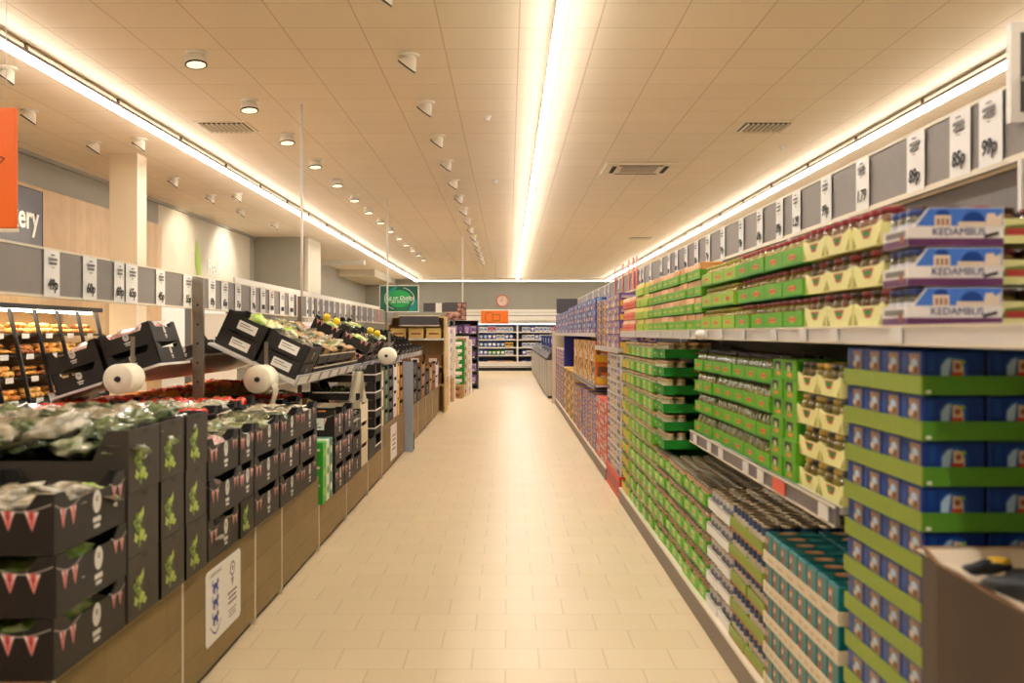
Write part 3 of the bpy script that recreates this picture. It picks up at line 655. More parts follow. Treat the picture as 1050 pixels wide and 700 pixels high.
kj4 = Kind('olive_jar', [jar((40, 60, 130), (90, 84, 60), r=.025, h=.088, lab=mat('jar_label_white', (220, 220, 226), .5))], 'jar', 'blue-lidded jars at the aisle end of the blue and purple cartons')
for k in range(3):
    o = empty('display_carton', (XF + .002 * k, 2.665, 1.489 + k * .098)); c = bpy.data.objects.new('carton_body', me_ked); C.objects.link(c); c.parent = o
    text('KEDAMBUS', .026, (.125, -.0835 + .0, .034), 'my', NAVY, o, 'printed_name')
    tag(o, 'blue, white and purple carton with domed village print, %s of three' % ('bottom', 'middle', 'topmost')[k], 'carton', 'blue and purple domed village cartons')
    for j in range(3):
        for q in range(2): kj4.add((XF + .002 * k + .032 + q * .052 if q == 0 else XF + .002 * k + .084, 2.665 + (j - 1) * .052, 1.4925 + k * .098), 'blue-lidded jar, %s from the near end, %s row, in the %s domed village carton' % (nth(j + 1), ('front', 'back')[q], ('bottom', 'middle', 'topmost')[k]))
# yellow jars stack at the right of it
kj5 = Kind('vegetable_jar', [jar((58, 30, 26), (120, 92, 44), r=.037, h=.09), jar((120, 36, 40), (130, 96, 44), r=.037, h=.09)], 'jar', 'jars in the yellow cartons on the upper right shelf')
ya = Alt(kj5, 2)
me = tray_mesh(.22, .3, .062, .062, .062, YEL, print_fn=pr_yellow, side_print=lambda b, F, w, h: (b.patch([(w * .05, h * .3), (w * .5, h * .45), (w * .95, h * .3), (w * .95, h * .7), (w * .6, h * .95), (w * .1, h * .7)], F, mat('print_leaf', (116, 130, 60), .6)), b.rect(w * .1, w * .5, h * .32, h * .6, F, LBLR, .0014)))
kcart = Kind('display_carton', [[('c', me)]], 'carton', 'pale yellow cartons right of the domed village cartons')
for k in range(3):
    kcart.add((1.232, 2.77, 1.489 + k * .105), 'pale yellow carton, %s of the three right of the domed village cartons' % ('bottom', 'middle', 'topmost')[k])
    for j in range(2):
        for q in range(3): ya.add((1.232 + .045 + q * .085, 2.72 + j * .09, 1.4925 + k * .105), 'dark-lidded jar, %s column, %s row, %s yellow carton right of the village cartons' % (nth(q + 1), ('near', 'far')[j], ('bottom', 'middle', 'topmost')[k]))
def t_yellow2(L, D): return tray_mesh(L, D, .064, .058, .07, YEL, mid=.056, print_fn=pr_yellow)
kj6 = Kind('vegetable_jar', [jar((142, 30, 40), (120, 74, 40), r=.0365, h=.097), jar((70, 34, 30), (104, 84, 40), r=.0365, h=.097)], 'jar', 'red-lidded jars in the yellow cartons on the upper right shelf')
block('of yellow cartons on the upper shelf', 'pale yellow carton of red-lidded jars', 'display_carton', 2.765, 3.49, 1.489, 3, .109, .242, .3, t_yellow2, Alt(kj6, 2), 'red-lidded jar', 3, 2, 4)
kj7 = Kind('vegetable_jar', [jar((150, 46, 44), (170, 150, 70), r=.033, h=.096)], 'jar', 'red-lidded jars in the green cartons on the upper right shelf')
block('of green cartons on the upper shelf', 'bright green carton of red-lidded jars', 'display_carton', 3.505, 4.55, 1.489, 3, .108, .26, .3, t_green, kj7, 'red-lidded jar', 3, 2, 4)
def t_green3(L, D): return tray_mesh(L, D, .06, .05, .06, G3, print_fn=pr_green, inner=G1)
kj8 = Kind('vegetable_jar', [jar((176, 160, 60), (190, 170, 80), r=.033, h=.092)], 'jar', 'olive-lidded jars in the lime cartons on the upper right shelf')
block('of lime cartons on the upper shelf', 'lime green carton of olive-lidded jars', 'display_carton', 4.565, 5.35, 1.489, 3, .108, .26, .3, t_green3, kj8, 'olive-lidded jar', 3, 2, 4)
def t_peach(L, D): return tray_mesh(L, D, .05, .045, .05, G1, print_fn=pr_green2, inner=G2)
kj9 = Kind('biscuit_pack', [[('p', MB().cbox(0, .12, -.034, .034, 0, .082, .01, PEACH, 2).mesh('pack'))], [('p', MB().cbox(0, .12, -.034, .034, 0, .082, .01, mat('pack_orange_brown', (206, 142, 74), .4), 2).mesh('pack'))]], 'packet', 'peach packets in green cartons on the upper right shelf')
class ByY:
    def __init__(s, k, f): s.k = k; s.f = f
    def add(s, loc, label, **kw): s.k.add(loc, label, var=s.f(loc), **kw)
block('of peach goods on the upper shelf', 'green carton of peach packets', 'display_carton', 5.37, 7.4, 1.489, 4, .088, .226, .3, t_peach, ByY(kj9, lambda l: int(l[1] * 2.2) % 2), 'peach wrapped packet', 3, 1, 1, istep_x=.125)
def t_lime(L, D): return tray_mesh(L, D, .05, .045, .05, G3, print_fn=pr_green2, inner=G2)
kj10 = Kind('biscuit_pack', [[('p', MB().cbox(0, .12, -.034, .034, 0, .082, .01, mat('pack_yellow', (226, 206, 84), .4), 2).mesh('pack'))]], 'packet', 'yellow packets in lime cartons on the upper right shelf')
block('of yellow goods on the upper shelf', 'lime carton of yellow packets', 'display_carton', 7.42, 8.15, 1.489, 4, .088, .24, .3, t_lime, kj10, 'yellow wrapped packet', 3, 1, 1, istep_x=.125)
def t_salm(L, D): return tray_mesh(L, D, .055, .045, .05, SALM, print_fn=lambda b, F, w, h: b.rect(w * .1, w * .9, h * .3, h * .6, F, RED))
kj11 = Kind('biscuit_pack', [[('p', MB().cbox(0, .12, -.034, .034, 0, .084, .01, mat('pack_pale_peach', (240, 196, 150), .4), 2).mesh('pack'))]], 'packet', 'pale packets in salmon cartons on the upper right shelf')
block('of salmon goods on the upper shelf', 'salmon red carton of pale packets', 'display_carton', 8.17, 9.06, 1.489, 3, .092, .222, .3, t_salm, kj11, 'pale wrapped packet', 3, 1, 1, istep_x=.125)

# -- far right sections (9.2 m and beyond): printed cartons
def pcart(L, D, h, base, a, bcol, style=0):
    b = MB(); b.cbox(0, D, -L / 2, L / 2, 0, h, .003, base); F = F_mx(0, L / 2); E = F_my(-L / 2)
    rr = random.Random(hash((round(L * 1000), round(h * 1000), style)) % 9973 + len(base.name) * 7 + len(a.name))
    nn = 2 if L < .24 else 3
    for f_, w_, n_ in ((F, L, nn), (E, D, 2)):
        off = .0008
        for c in range(n_):
            x0 = w_ * (c + .06) / n_; x1 = w_ * (c + .94) / n_; ww = x1 - x0
            b.rect(x0, x1, h * .04, h * rr.uniform(.25, .45), f_, bcol, off)
            b.rect(x0 + ww * .05, x1 - ww * .05, h * rr.uniform(.5, .6), h * rr.uniform(.8, .95), f_, a, off)
            for q in range(5):
                mx_ = (a, bcol, PAPER, INK, base, SAND)[rr.randint(0, 5)]; off += .0003
                cx = rr.uniform(x0 + ww * .15, x1 - ww * .15); cy = rr.uniform(h * .12, h * .88); rw = ww * rr.uniform(.08, .26); rh = h * rr.uniform(.04, .13)
                if rr.random() < .4: b.disc(cx, cy, min(rw, cx - x0, x1 - cx), rh, f_, mx_, off, 7)
                else: b.rect(max(x0, cx - rw), min(x1, cx + rw), cy - rh * .6, cy + rh * .6, f_, mx_, off)
        for c in range(1, n_): b.rect(w_ * c / n_ - .002, w_ * c / n_ + .002, 0, h, f_, INK, off + .0003)
    return b.mesh('carton')
PURP = mat('carton_purple', (120, 82, 140), .45); YELB = mat('carton_bright_yellow', (236, 190, 50), .45); BRN = mat('carton_brown', (132, 84, 50), .5); BLUB = mat('carton_blue', (48, 82, 176), .45); LILA = mat('carton_lilac', (176, 150, 190), .5); WARMW = mat('carton_warm_white', (226, 216, 204), .55); ORN = mat('carton_orange', (226, 120, 40), .45); TAN = mat('carton_tan', (196, 158, 106), .55)
def far_block(where, desc, y0, y1, z0, layers, h, L, D, variants, xf=XF, name='printed_carton', face='mx'):
    name = 'bottle_carton' if 'bottle' in desc else ('drink_carton' if 'blue' in desc else ('snack_carton' if 'purple' in desc and 'yellow' in desc or 'brown' in desc else name))
    n = max(1, round((y1 - y0) / L)); Lr = (y1 - y0) / n
    k_ = Kind(name, [[('c', pcart(Lr - .006, D, h - .004, *v))] for v in variants], 'carton', desc + 's ' + where)
    for k in range(layers):
        for i in range(n):
            v = (i * 7 + (i // 2) * 3) % len(variants)
            k_.add((xf + rnd(0, .006), y0 + (i + .5) * Lr, z0 + k * h), '%s, %s from the near end, %s layer %s' % (desc, nth(i + 1), layer_word(k, layers), where), var=v)
far_block('of the pale stack beside the tall lime stack', 'off-white carton', 9.2, 10.4, .21, 9, .119, .3, .4, [(WARMW, LILA, LINE, 0), (WARMW, LINE, SAND, 0)])
o = MB().box(0, .5, -.6, .6, .003, .2, RED)
b = MB(); b.cbox(0, .48, -.6, .6, .003, .205, .006, RED); F = F_mx(0, .6)
for k in range(6): b.rect(.06 + k * .19, .17 + k * .19, .05, .15, F, mat('red_dark_print', (120, 30, 26), .5))
o = b.build('display_plinth', None, (XF - .01, 9.8, 0)); tag(o, 'red printed cardboard plinth on the floor under the off-white cartons', 'plinth')
far_block('above the lowered shelf', 'yellow and purple carton', 9.32, 10.5, 1.336, 4, .125, .2, .35, [(PURP, LILA, YELB, 2), (PURP, YELB, LILA, 0), (LILA, PURP, WHITE, 2)])
far_block('above the lowered shelf farther on', 'purple and brown carton', 10.52, 11.72, 1.336, 4, .12, .2, .35, [(BRN, LILA, YELB, 2), (YELB, PURP, BRN, 1), (PURP, BRN, LILA, 0)])
far_block('of the red base stack', 'red and pink carton', 10.5, 11.75, .129, 5, .13, .25, .4, [(SALM, WARMW, RED, 0), (RED, SALM, WARMW, 2)])
far_block('of the low magazine-like pile', 'colourful flat carton', 11.8, 14.0, .129, 6, .105, .28, .4, [(BLUB, LILA, YELB, 0), (LILA, BRN, BLUB, 0), (YELB, BLUB, RED, 0)])
far_block('of the violet base stack', 'violet and tan carton', 14.05, 15.8, .129, 4, .15, .3, .4, [(PURP, TAN, WARMW, 1), (TAN, PURP, RED, 0)])
far_block('of the yellow base stack', 'yellow and brown carton', 15.85, 18.8, .129, 5, .15, .3, .4, [(YELB, BRN, WARMW, 1), (TAN, YELB, BRN, 0)])
far_block('on the distant middle shelf', 'orange-brown bottle carton', 11.85, 15.75, .886, 2, .25, .25, .35, [(ORN, BRN, YELB, 2), (BRN, YELB, WARMW, 2), (YELB, TAN, ORN, 2), (TAN, BRN, WARMW, 2)])
far_block('on the distant upper shelf', 'blue patterned carton', 11.85, 17.15, 1.476, 3, .135, .22, .35, [(BLUB, PALEB, NAVY, 2), (NAVY, SKYB, WARMW, 1), (BLUB, WARMW, PALEB, 0), (LILA, BLUB, RED, 2)])
far_block('on the farthest upper shelf', 'blue and violet carton', 17.3, 21.85, 1.476, 3, .125, .28, .35, [(BLUB, PALEB, LILA, 2), (LILA, NAVY, WARMW, 1)])
far_block('on the farthest base', 'mixed purple carton', 18.9, 21.85, .129, 7, .15, .3, .4, [(LILA, PURP, TAN, 2), (WARMW, PURP, RED, 0), (TAN, BRN, PURP, 1)])
o = MB().cbox(0, .48, 0, .03, 0, .86, .004, mat('board_navy_blue', (34, 38, 130), .5)).build('divider_board', None, (1.0, 18.83, .5)); tag(o, 'plain navy blue divider board at the far right end of the shelving', 'board')
o.location = (1.0, 18.835, .131); o.scale = (1, 1, 1.5)
# cream end panel of the gondola
r2 = empty('gondola_end', (.92, 22.0, 0)); tag(r2, 'cream end panel with decorated edge closing the right shelving', 'end panel')
MB().box(0, .62, 0, .05, 0, 1.52, CREAM).build('panel', r2)
b = MB(); b.box(-.008, 0, 0, .05, 0, 1.56, mat('edge_pink', (214, 150, 140), .5)); b.build('edge_strip', r2)
MB().box(.02, .6, .0, .05, 1.521, 1.62, SALM).build('header', r2)
r3 = empty('header_sign', (.96, 21.0, 1.86)); tag(r3, 'small black header sign over the far blue cartons', 'sign')
MB().box(0, .42, 0, .02, .005, .3, DGREY).build('panel', r3); MB().box(.2, .22, .021, .035, -.2, .3, STEEL).build('support', r3)

# cardboard shipper bin, near right
r = empty('pallet_bin', (0, 0, 0)); tag(r, 'brown cardboard bin lined with crumpled cream paper in the lower right corner', 'bin')
CB = mat('bin_cardboard_brown', (72, 54, 36), .7, noise=.14, nscale=6, aniso=(1, 1, .12)); CB2 = mat('bin_cardboard_inside', (206, 186, 158), .75, noise=.08)
pl = [(.972, 2.465), (.927, 2.27), (.912, 1.30), (1.0, 1.2), (1.55, 1.2), (1.55, 2.465)]
zt = .97
ctr = Vector((1.25, 1.85)); inn = [(Vector(p) + (ctr - Vector(p)).normalized() * .012) for p in pl]
b = MB(); n = len(pl)
for i in range(n):
    j = (i + 1) % n; a, c = pl[i], pl[j]; ai, ci = inn[i], inn[j]
    b.face([(a[0], a[1], .0), (a[0], a[1], zt), (c[0], c[1], zt), (c[0], c[1], .0)], CB)
    b.face([(ai[0], ai[1], .02), (ci[0], ci[1], .02), (ci[0], ci[1], zt), (ai[0], ai[1], zt)], CB2)
    b.face([(a[0], a[1], zt), (ai[0], ai[1], zt), (ci[0], ci[1], zt), (c[0], c[1], zt)], KRAFTD)
b.face([(p[0], p[1], .02) for p in inn], CB2)
b.build('cardboard_wall', r)
from mathutils import noise as NZ
b = MB(); nx, ny = 26, 30
def lz(x, y):
    e = min(x - .94, 1.535 - x, y - 1.22, 2.45 - y)
    return .875 + .10 * math.exp(-max(e, 0) * 7) - .05 * max(0, e) + .022 * NZ.noise(Vector((x * 9, y * 9, 0)))
gx = [.95 + (1.535 - .95) * i / nx for i in range(nx + 1)]; gy = [1.22 + (2.452 - 1.22) * i / ny for i in range(ny + 1)]
for i in range(nx):
    for j in range(ny):
        b.face([(gx[a], gy[c], min(lz(gx[a], gy[c]), .965)) for a, c in ((i, j), (i + 1, j), (i + 1, j + 1), (i, j + 1))], mat('liner_paper_cream', (222, 204, 178), .75), False)
b.build('paper_liner', r)
def glove_pack():
    b = MB(); dk_ = mat('rubber_black', (32, 32, 36), .5, noise=.3); b.blob(.14, .055, .04, dk_, 3, .18, 4, (0, 0, .04), 2)
    b2 = MB(); b2.blob(.07, .058, .02, mat('trim_yellow', (214, 168, 40), .5), 2, .1, 2, (.07, .0, .068), 2)
    b3 = MB(); b3.blob(.05, .04, .03, dk_, 2, .15, 9, (-.12, .01, .035), 2)
    return [('glove_body', b.mesh('glove_body')), ('yellow_trim', b2.mesh('yellow_trim')), ('glove_cuff', b3.mesh('glove_cuff'))]
kg = Kind('work_glove', [glove_pack()], 'glove', 'black and yellow gloves lying in the cardboard bin')
for i, (x, y, a, s) in enumerate(((1.05, 2.29, 20, .4), (1.09, 2.13, -35, .75), (1.2, 2.23, -20, .8), (1.27, 2.02, 30, .9), (1.1, 1.93, -60, .85), (1.36, 2.22, 20, .8), (1.4, 1.85, 70, .9), (1.15, 1.7, 50, .9))):
    kg.add((x, y, lz(x, y) + .02), 'black work glove with yellow trim in the bin, %s from the left' % nth(i + 1), rot=(0, 0, R(a)), sc=s)

# ------------------------------------------------------------------ LEFT SIDE
XB = -1.28
M_WOODB = wood_mat('table_wood_brown', (150, 124, 76), (130, 106, 60), .6, horiz=True, plank=.16, length=.6)
def plinth(y0, y1, h, label):
    r = empty('display_table', (XB, y0, 0)); tag(r, label, 'display table', 'wood-fronted produce tables along the left')
    L = y1 - y0
    MB().box(-.02, 0, .012, L - .006, .035, h - .002, M_WOODB).build('front_panel', r)
    MB().box(-1.6, -.022, .004, L - .004, .0, h - .02, KICK).build('body', r)
    MB().box(-1.62, -.003, .002, L - .002, h - .0195, h, KRAFTD).build('table_top', r)
    MB().box(-.022, .003, -.006, .010, .0, h, CREAM).build('edge_trim', r)
    MB().box(-.03, -.021, .0, L, .0, .034, BLACK).build('toe_kick', r)
    return r
mods = [(0.6, 1.76, .51), (1.765, 2.94, .51), (2.945, 4.105, .51), (4.11, 5.285, .51), (5.29, 5.905, .51), (5.91, 7.065, .51), (7.07, 8.255, .31), (8.26, 9.515, .31), (9.52, 10.595, .31), (10.6, 12.9, .52), (13.45, 14.8, .5), (14.81, 16.2, .5), (16.21, 17.6, .5), (17.61, 19.2, .5)]
ml = {3: 'wood-fronted display table carrying the white crest notice'}
for i, (a, c, h) in enumerate(mods):
    plinth(a, c, h, ml.get(i, 'wood-fronted display table, %s from the near end of the left row' % nth(i + 1)))
# notice with lions and crest
r = empty('notice_board', (XB + .0012, 4.42, .132)); tag(r, 'white notice with blue lions crest and grey emblem on the wood front', 'notice')
b = MB(); b.prism([(0.02, 0), (.55, 0), (.57, .02), (.57, .30), (.55, .32), (.02, .32), (0, .30), (0, .02)], F_x(.003), .003, PAPER); b.build('board', r)
LB = mat('print_crest_blue', (60, 66, 150), .6); LG = mat('print_emblem_grey', (150, 130, 130), .6)
def lion(cx, cy, s):
    b = MB(); F = F_x(.0035)
    b.patch([(cx + s * p[0], cy + s * p[1]) for p in ((-.9, .1), (-.5, .45), (.3, .35), (.55, .7), (.95, .65), (1.0, .3), (.7, .1), (.75, -.2), (1.05, -.45), (.7, -.5), (.45, -.15), (-.3, -.15), (-.25, -.6), (-.6, -.6), (-.55, -.15), (-.8, -.5), (-1.05, -.4))], F, LB)
    b.patch([(cx + s * p[0], cy + s * p[1]) for p in ((-.85, .15), (-1.25, .3), (-1.2, .8), (-.95, .85), (-1.05, .5), (-.75, .35))], F, LB)
    b.patch([(cx + s * p[0], cy + s * p[1]) for p in ((.45, -.1), (.6, -.75), (.35, -.75), (.2, -.15))], F, LB)
    return b
q = MB(); F = F_x(.0035)
for k in range(3):
    l = lion(.145, .235 - k * .07, .044); n0 = len(q.v); q.v += l.v; q.f += [tuple(n0 + i for i in f) for f in l.f]; q.mi += [q.m(LB)] * len(l.f); q.sm += l.sm
q.rect(.06, .235, .29, .2945, F, LG); q.rect(.06, .235, .298, .301, F, LG)
q.patch([(.06, .075), (.1, .045), (.145, .028), (.19, .045), (.235, .075), (.23, .078), (.19, .052), (.145, .036), (.1, .052), (.065, .078)], F, LB); q.build('lions_crest', r)
q = MB(); q.disc(.42, .255, .045, .035, F, LG); q.disc(.42, .255, .033, .024, F, PAPER, .0012); q.disc(.42, .258, .016, .012, F, LG, .0016); q.patch([(.395, .215), (.445, .215), (.42, .17)], F, LG)
for k, (w, hh) in enumerate(((.16, .012), (.13, .012), (.15, .012))): q.rect(.42 - w / 2, .42 + w / 2, .145 - k * .022, .145 - k * .022 + hh, F, LG)
for k, (w, hh) in enumerate(((.14, .005), (.12, .005), (.13, .005))): q.rect(.42 - w / 2, .42 + w / 2, .07 - k * .014, .07 - k * .014 + hh, F, LG)
q.build('printed_emblem', r)
r = empty('notice_board', (XB + .0012, 11.35, .08)); tag(r, 'small white notice on the farther wood-fronted table', 'notice')
b = MB(); b.box(0, .003, 0, .62, 0, .38, PAPER); b.build('board', r)
b = MB(); 
for k in range(4): b.rect(.15, .47, .1 + k * .05, .12 + k * .05, F_x(.003), LG)
b.build('printed_emblem', r)

# ---- crates. front looks +X, near end looks -Y. origin base centre
def crate_mesh(W, L, h, kind, wall=None, inner=None, dip=.035, rim=None):
    b = MB(); wall = wall or CARDB; inner = inner or CARDI; t = .006
    b.box(-W / 2 + .002, W / 2 - .002, -L / 2 + .002, L / 2 - .002, 0, .005, inner)
    prof = lambda w, d: [(0, 0), (w, 0), (w, h), (w * .88, h), (w * .8, h - d), (w * .2, h - d), (w * .12, h), (0, h)]
    FX, FMX, FMY, FPY = F_x(W / 2, -L / 2), F_mx(-W / 2, L / 2), F_my(-L / 2, -W / 2), F_py(L / 2, W / 2)
    ed = .1 if kind == 'plain' else dip * 1.2
    for F, w, d in ((FX, L, 0 if kind == 'plain' else dip), (FMX, L, dip), (FMY, W, ed), (FPY, W, ed)): b.prism(prof(w, d) if dip else [(0, 0), (w, 0), (w, h), (0, h)], F, t, wall)
    for sx in (-1, 1):       # folded corner tabs
        for sy in (-1, 1): b.box(min(sx * (W / 2 - .006), sx * (W / 2 - .05)), max(sx * (W / 2 - .006), sx * (W / 2 - .05)), min(sy * (L / 2 - .006), sy * (L / 2 - .011)), max(sy * (L / 2 - .006), sy * (L / 2 - .011)), .006, h - .001, inner)
    def bunting(F, a, c, y, s):
        n = 8; pts = [(a + (c - a) * i / n, y - .022 * s * math.sin(math.pi * i / n)) for i in range(n + 1)]
        for i in range(n): b.patch([(pts[i][0], pts[i][1] - .0025), (pts[i + 1][0], pts[i + 1][1] - .0025), (pts[i + 1][0], pts[i + 1][1] + .0015), (pts[i][0], pts[i][1] + .0015)], F, STRING, .0009)
        for fr in (.3, .68):
            x = a + (c - a) * fr; yy = y - .022 * s * math.sin(math.pi * fr)
            b.patch([(x - .021 * s, yy), (x + .021 * s, yy - .003), (x + .002, yy - .058 * s)], F, PINK, .0012)
            b.patch([(x - .005 * s, yy), (x + .005 * s, yy), (x + .002, yy - .056 * s)], F, REDC, .0016); b.patch([(x - .014 * s, yy - .012 * s), (x + .014 * s, yy - .014 * s), (x + .01 * s, yy - .026 * s), (x - .009 * s, yy - .024 * s)], F, REDC, .0016)
            b.patch([(x - .021 * s, yy), (x - .013 * s, yy), (x - .003, yy - .03 * s)], F, PAPER, .0018); b.patch([(x + .021 * s, yy - .003), (x + .013 * s, yy - .003), (x + .005, yy - .03 * s)], F, PAPER, .0018)
    def rosette(F, cx, cy, s):
        m_ = mat('print_white', (205, 200, 190), .6); b.disc(cx, cy + .02 * s, .025 * s, .028 * s, F, m_, .001); b.disc(cx, cy + .026 * s, .008 * s, .007 * s, F, CARDB, .0014, 10); b.disc(cx, cy + .026 * s, .004 * s, .004 * s, F, m_, .0018, 8)
        b.rect(cx - .024 * s, cx + .024 * s, cy - .028 * s, cy - .016 * s, F, m_, .001); b.rect(cx - .018 * s, cx + .018 * s, cy - .042 * s, cy - .033 * s, F, m_, .001)
    if kind == 'bunting':
        sc_ = h / .172
        bunting(FX, .0, L * .34, h * .82, sc_); bunting(FX, L * .74, L, h * .84, sc_ * .8); rosette(FX, L * .56, h * .46, sc_ * 1.3)
        bunting(FMY, W * .02, W * .42, h * .84, sc_); bunting(FMY, W * .55, W * .98, h * .84, sc_)
    if kind == 'plain':
        # plant print at the lower left
        import random as _r; rr = _r.Random(5)
        for k in range(22): 
            a = rr.uniform(-1.7, 1.7); l = rr.uniform(.03, .06); cx = L * .36 + rr.uniform(-.03, .03); cy = h * .3 + rr.uniform(-.03, .05)
            dx, dy = math.sin(a) * l, math.cos(a) * l; nx_, ny_ = -dy * .28, dx * .28
            b.patch([(cx, cy), (cx + dx * .5 + nx_, cy + dy * .5 + ny_), (cx + dx, cy + dy), (cx + dx * .5 - nx_, cy + dy * .5 - ny_)], FX, LEAFP if k % 2 else mat('printed_leaf_light', (170, 186, 90), .6), .001 + k * .0001)
        b.rect(L * .32, L * .4, h * .1, h * .34, FX, LEAFP, .0011); b.rect(L * .42, L * .6, h * .9, h * .985, FX, INK, .0012); b.rect(L * .62, L * .66, h * .35, h * .5, FX, CARDB, .001)
        for xx in (.24, .62): b.rect(W * xx, W * (xx + .1), h * .04, h * .14, FMY, KRAFTD, .001)
    if kind == 'label':
        for zz in (.52,): b.rect(W * .32, W * .78, h * .22, h * .72, FMY, PAPER, .001); b.rect(W * .36, W * .6, h * .55, h * .6, FMY, LINE, .0014); b.rect(W * .36, W * .7, h * .42, h * .46, FMY, LINE, .0014)
        rosette(FX, L * .5, h * .42, h / .172 * .9)
    if kind == 'logo': rosette(FMY, W * .5, h * .45, h / .16); rosette(FX, L * .5, h * .45, h / .16)
    if kind == 'rim':
        pass
    if rim:
        for F, w in ((FX, L), (FMY, W), (FMX, L), (FPY, W)): b.rect(0, w, h - dip - .012 if not dip else h - dip - .014, h - dip - .001, F, rim, .001)
    return b.mesh('crate')

def bag_mesh(seed, mt, a=.11, c=.075, z=.04, mt2=None):
    b = MB(); b.blob(a, c, z, mt, 3, .32, seed, (0, 0, z * .85), 2.2)
    # crimped end seals
    for s in (-1, 1):
        pts = []
        b.face([(s * a * .9, -c * .7, z), (s * a * 1.28, -c * .8, z * 1.3), (s * a * 1.3, c * .75, z * 1.1), (s * a * .9, c * .7, z * .9)], mt2 or mt)
    return [('bag_body', b.mesh('bag'))]
SALAD = mat('salad_bag_green', (132, 144, 100), .14, rgb2=(54, 72, 40), nscale=26, coat=.9, bump=.7); SALAD2 = mat('salad_bag_pale', (206, 204, 176), .2, rgb2=(128, 142, 88), nscale=20, coat=.8, bump=.7)
ROCK = mat('salad_bag_dark', (96, 108, 70), .14, rgb2=(40, 52, 32), nscale=34, coat=.9, bump=.7); CLEAR = mat('clear_bag_sheen', (222, 214, 194), .15, rgb2=(150, 140, 110), nscale=18, coat=1, bump=.8)
PNK = mat('pink_bag', (222, 160, 160), .25, rgb2=(236, 214, 196), nscale=24, coat=.6, bump=.6); BEIGE = mat('mushroom_beige', (220, 190, 140), .5, rgb2=(170, 130, 84), nscale=22, bump=.4)
LEEK = mat('leafy_green', (140, 186, 50), .35, rgb2=(214, 220, 150), nscale=16, bump=.6, coat=.3)
SKIN = mat('seal_plastic', (214, 206, 186), .25, coat=.6)
K_BAG = {n: Kind('produce_bag', [bag_mesh(i * 4 + k, m_, mt2=SKIN) for k in range(4)], 'bag', g) for i, (n, m_, g) in enumerate((('green', SALAD, 'bags of green salad leaves in the left crates'), ('pale', SALAD2, 'bags of pale salad in the left crates'), ('dark', ROCK, 'bags of dark leaves in the left crates'), ('clear', CLEAR, 'glossy clear produce bags in the left crates'), ('pink', PNK, 'pink produce bags in the left crates'), ('leaf', LEEK, 'bright leafy heads in the left crates')))}
def ball(mt, r, n=14, squash=.9, stem=None):
    b = MB(); prof = [(r * math.sin(math.pi * t / 8) + .0001, r * squash * (1 - math.cos(math.pi * t / 8))) for t in range(9)]
    prof[-1] = (.001, 2 * r * squash - r * .12); b.lathe(prof, n, mt, cap=False)
    out = [('fruit', b.mesh('fruit'))]
    if stem:
        s_ = MB()
        for k in range(5):
            a = k * 1.257; s_.face([(0, 0, 2 * r * squash - .004), (.3 * r * math.cos(a - .3), .3 * r * math.sin(a - .3), 2 * r * squash - .001), (.6 * r * math.cos(a), .6 * r * math.sin(a), 2 * r * squash - .002), (.3 * r * math.cos(a + .3), .3 * r * math.sin(a + .3), 2 * r * squash - .001)], stem)
        out.append(('calyx', s_.mesh('calyx')))
    return out
TOM = mat('tomato_red', (204, 44, 26), .2, coat=.5); ORF = mat('orange_fruit', (240, 136, 30), .4, bump=.3, nscale=90); CARR = mat('squash_orange', (226, 130, 50), .45); STEMG = mat('stem_green', (60, 110, 40), .6); YLW = mat('pepper_yellow', (232, 196, 40), .25, coat=.4)
K_TOM = Kind('tomato', [ball(TOM, .036, stem=STEMG)], 'tomato', 'red tomatoes in the crates behind')
K_OR = Kind('orange', [ball(ORF, .038)], 'orange', 'oranges heaped in the dark crate')
def squash_mesh():
    b = MB(); b.lathe([(.001, 0), (.03, .004), (.048, .03), (.045, .06), (.028, .09), (.024, .15), (.027, .17), (.001, .178)], 14, CARR, axis='y'); s_ = MB(); s_.lathe([(.008, .175), (.006, .2)], 8, KRAFTD, axis='y'); return [('squash_body', b.mesh('squash_body')), ('stalk', s_.mesh('stalk'))]
K_SQ = Kind('squash', [squash_mesh()], 'squash', 'orange squashes in the cartons')
K_CAB = Kind('cabbage', [[('head', MB().blob(.085, .085, .075, LEEK, 3, .2, 3, (0, 0, .07), 3).mesh('head'))], [('head', MB().blob(.085, .08, .07, mat('cauliflower_cream', (236, 230, 196), .5, rgb2=(190, 206, 130), nscale=20, bump=.6), 3, .22, 8, (0, 0, .065), 4).mesh('head'))]], 'cabbage', 'leafy heads on the slanted rack')
def mush(): 
    b = MB(); b.lathe([(.012, 0), (.011, .018), (.03, .02), (.034, .03), (.026, .046), (.001, .052)], 12, BEIGE, cap=False); return [('mushroom', b.mesh('mushroom'))]
K_MUS = Kind('mushroom', [mush()], 'mushroom', 'beige mushrooms in the slanted rack crates')

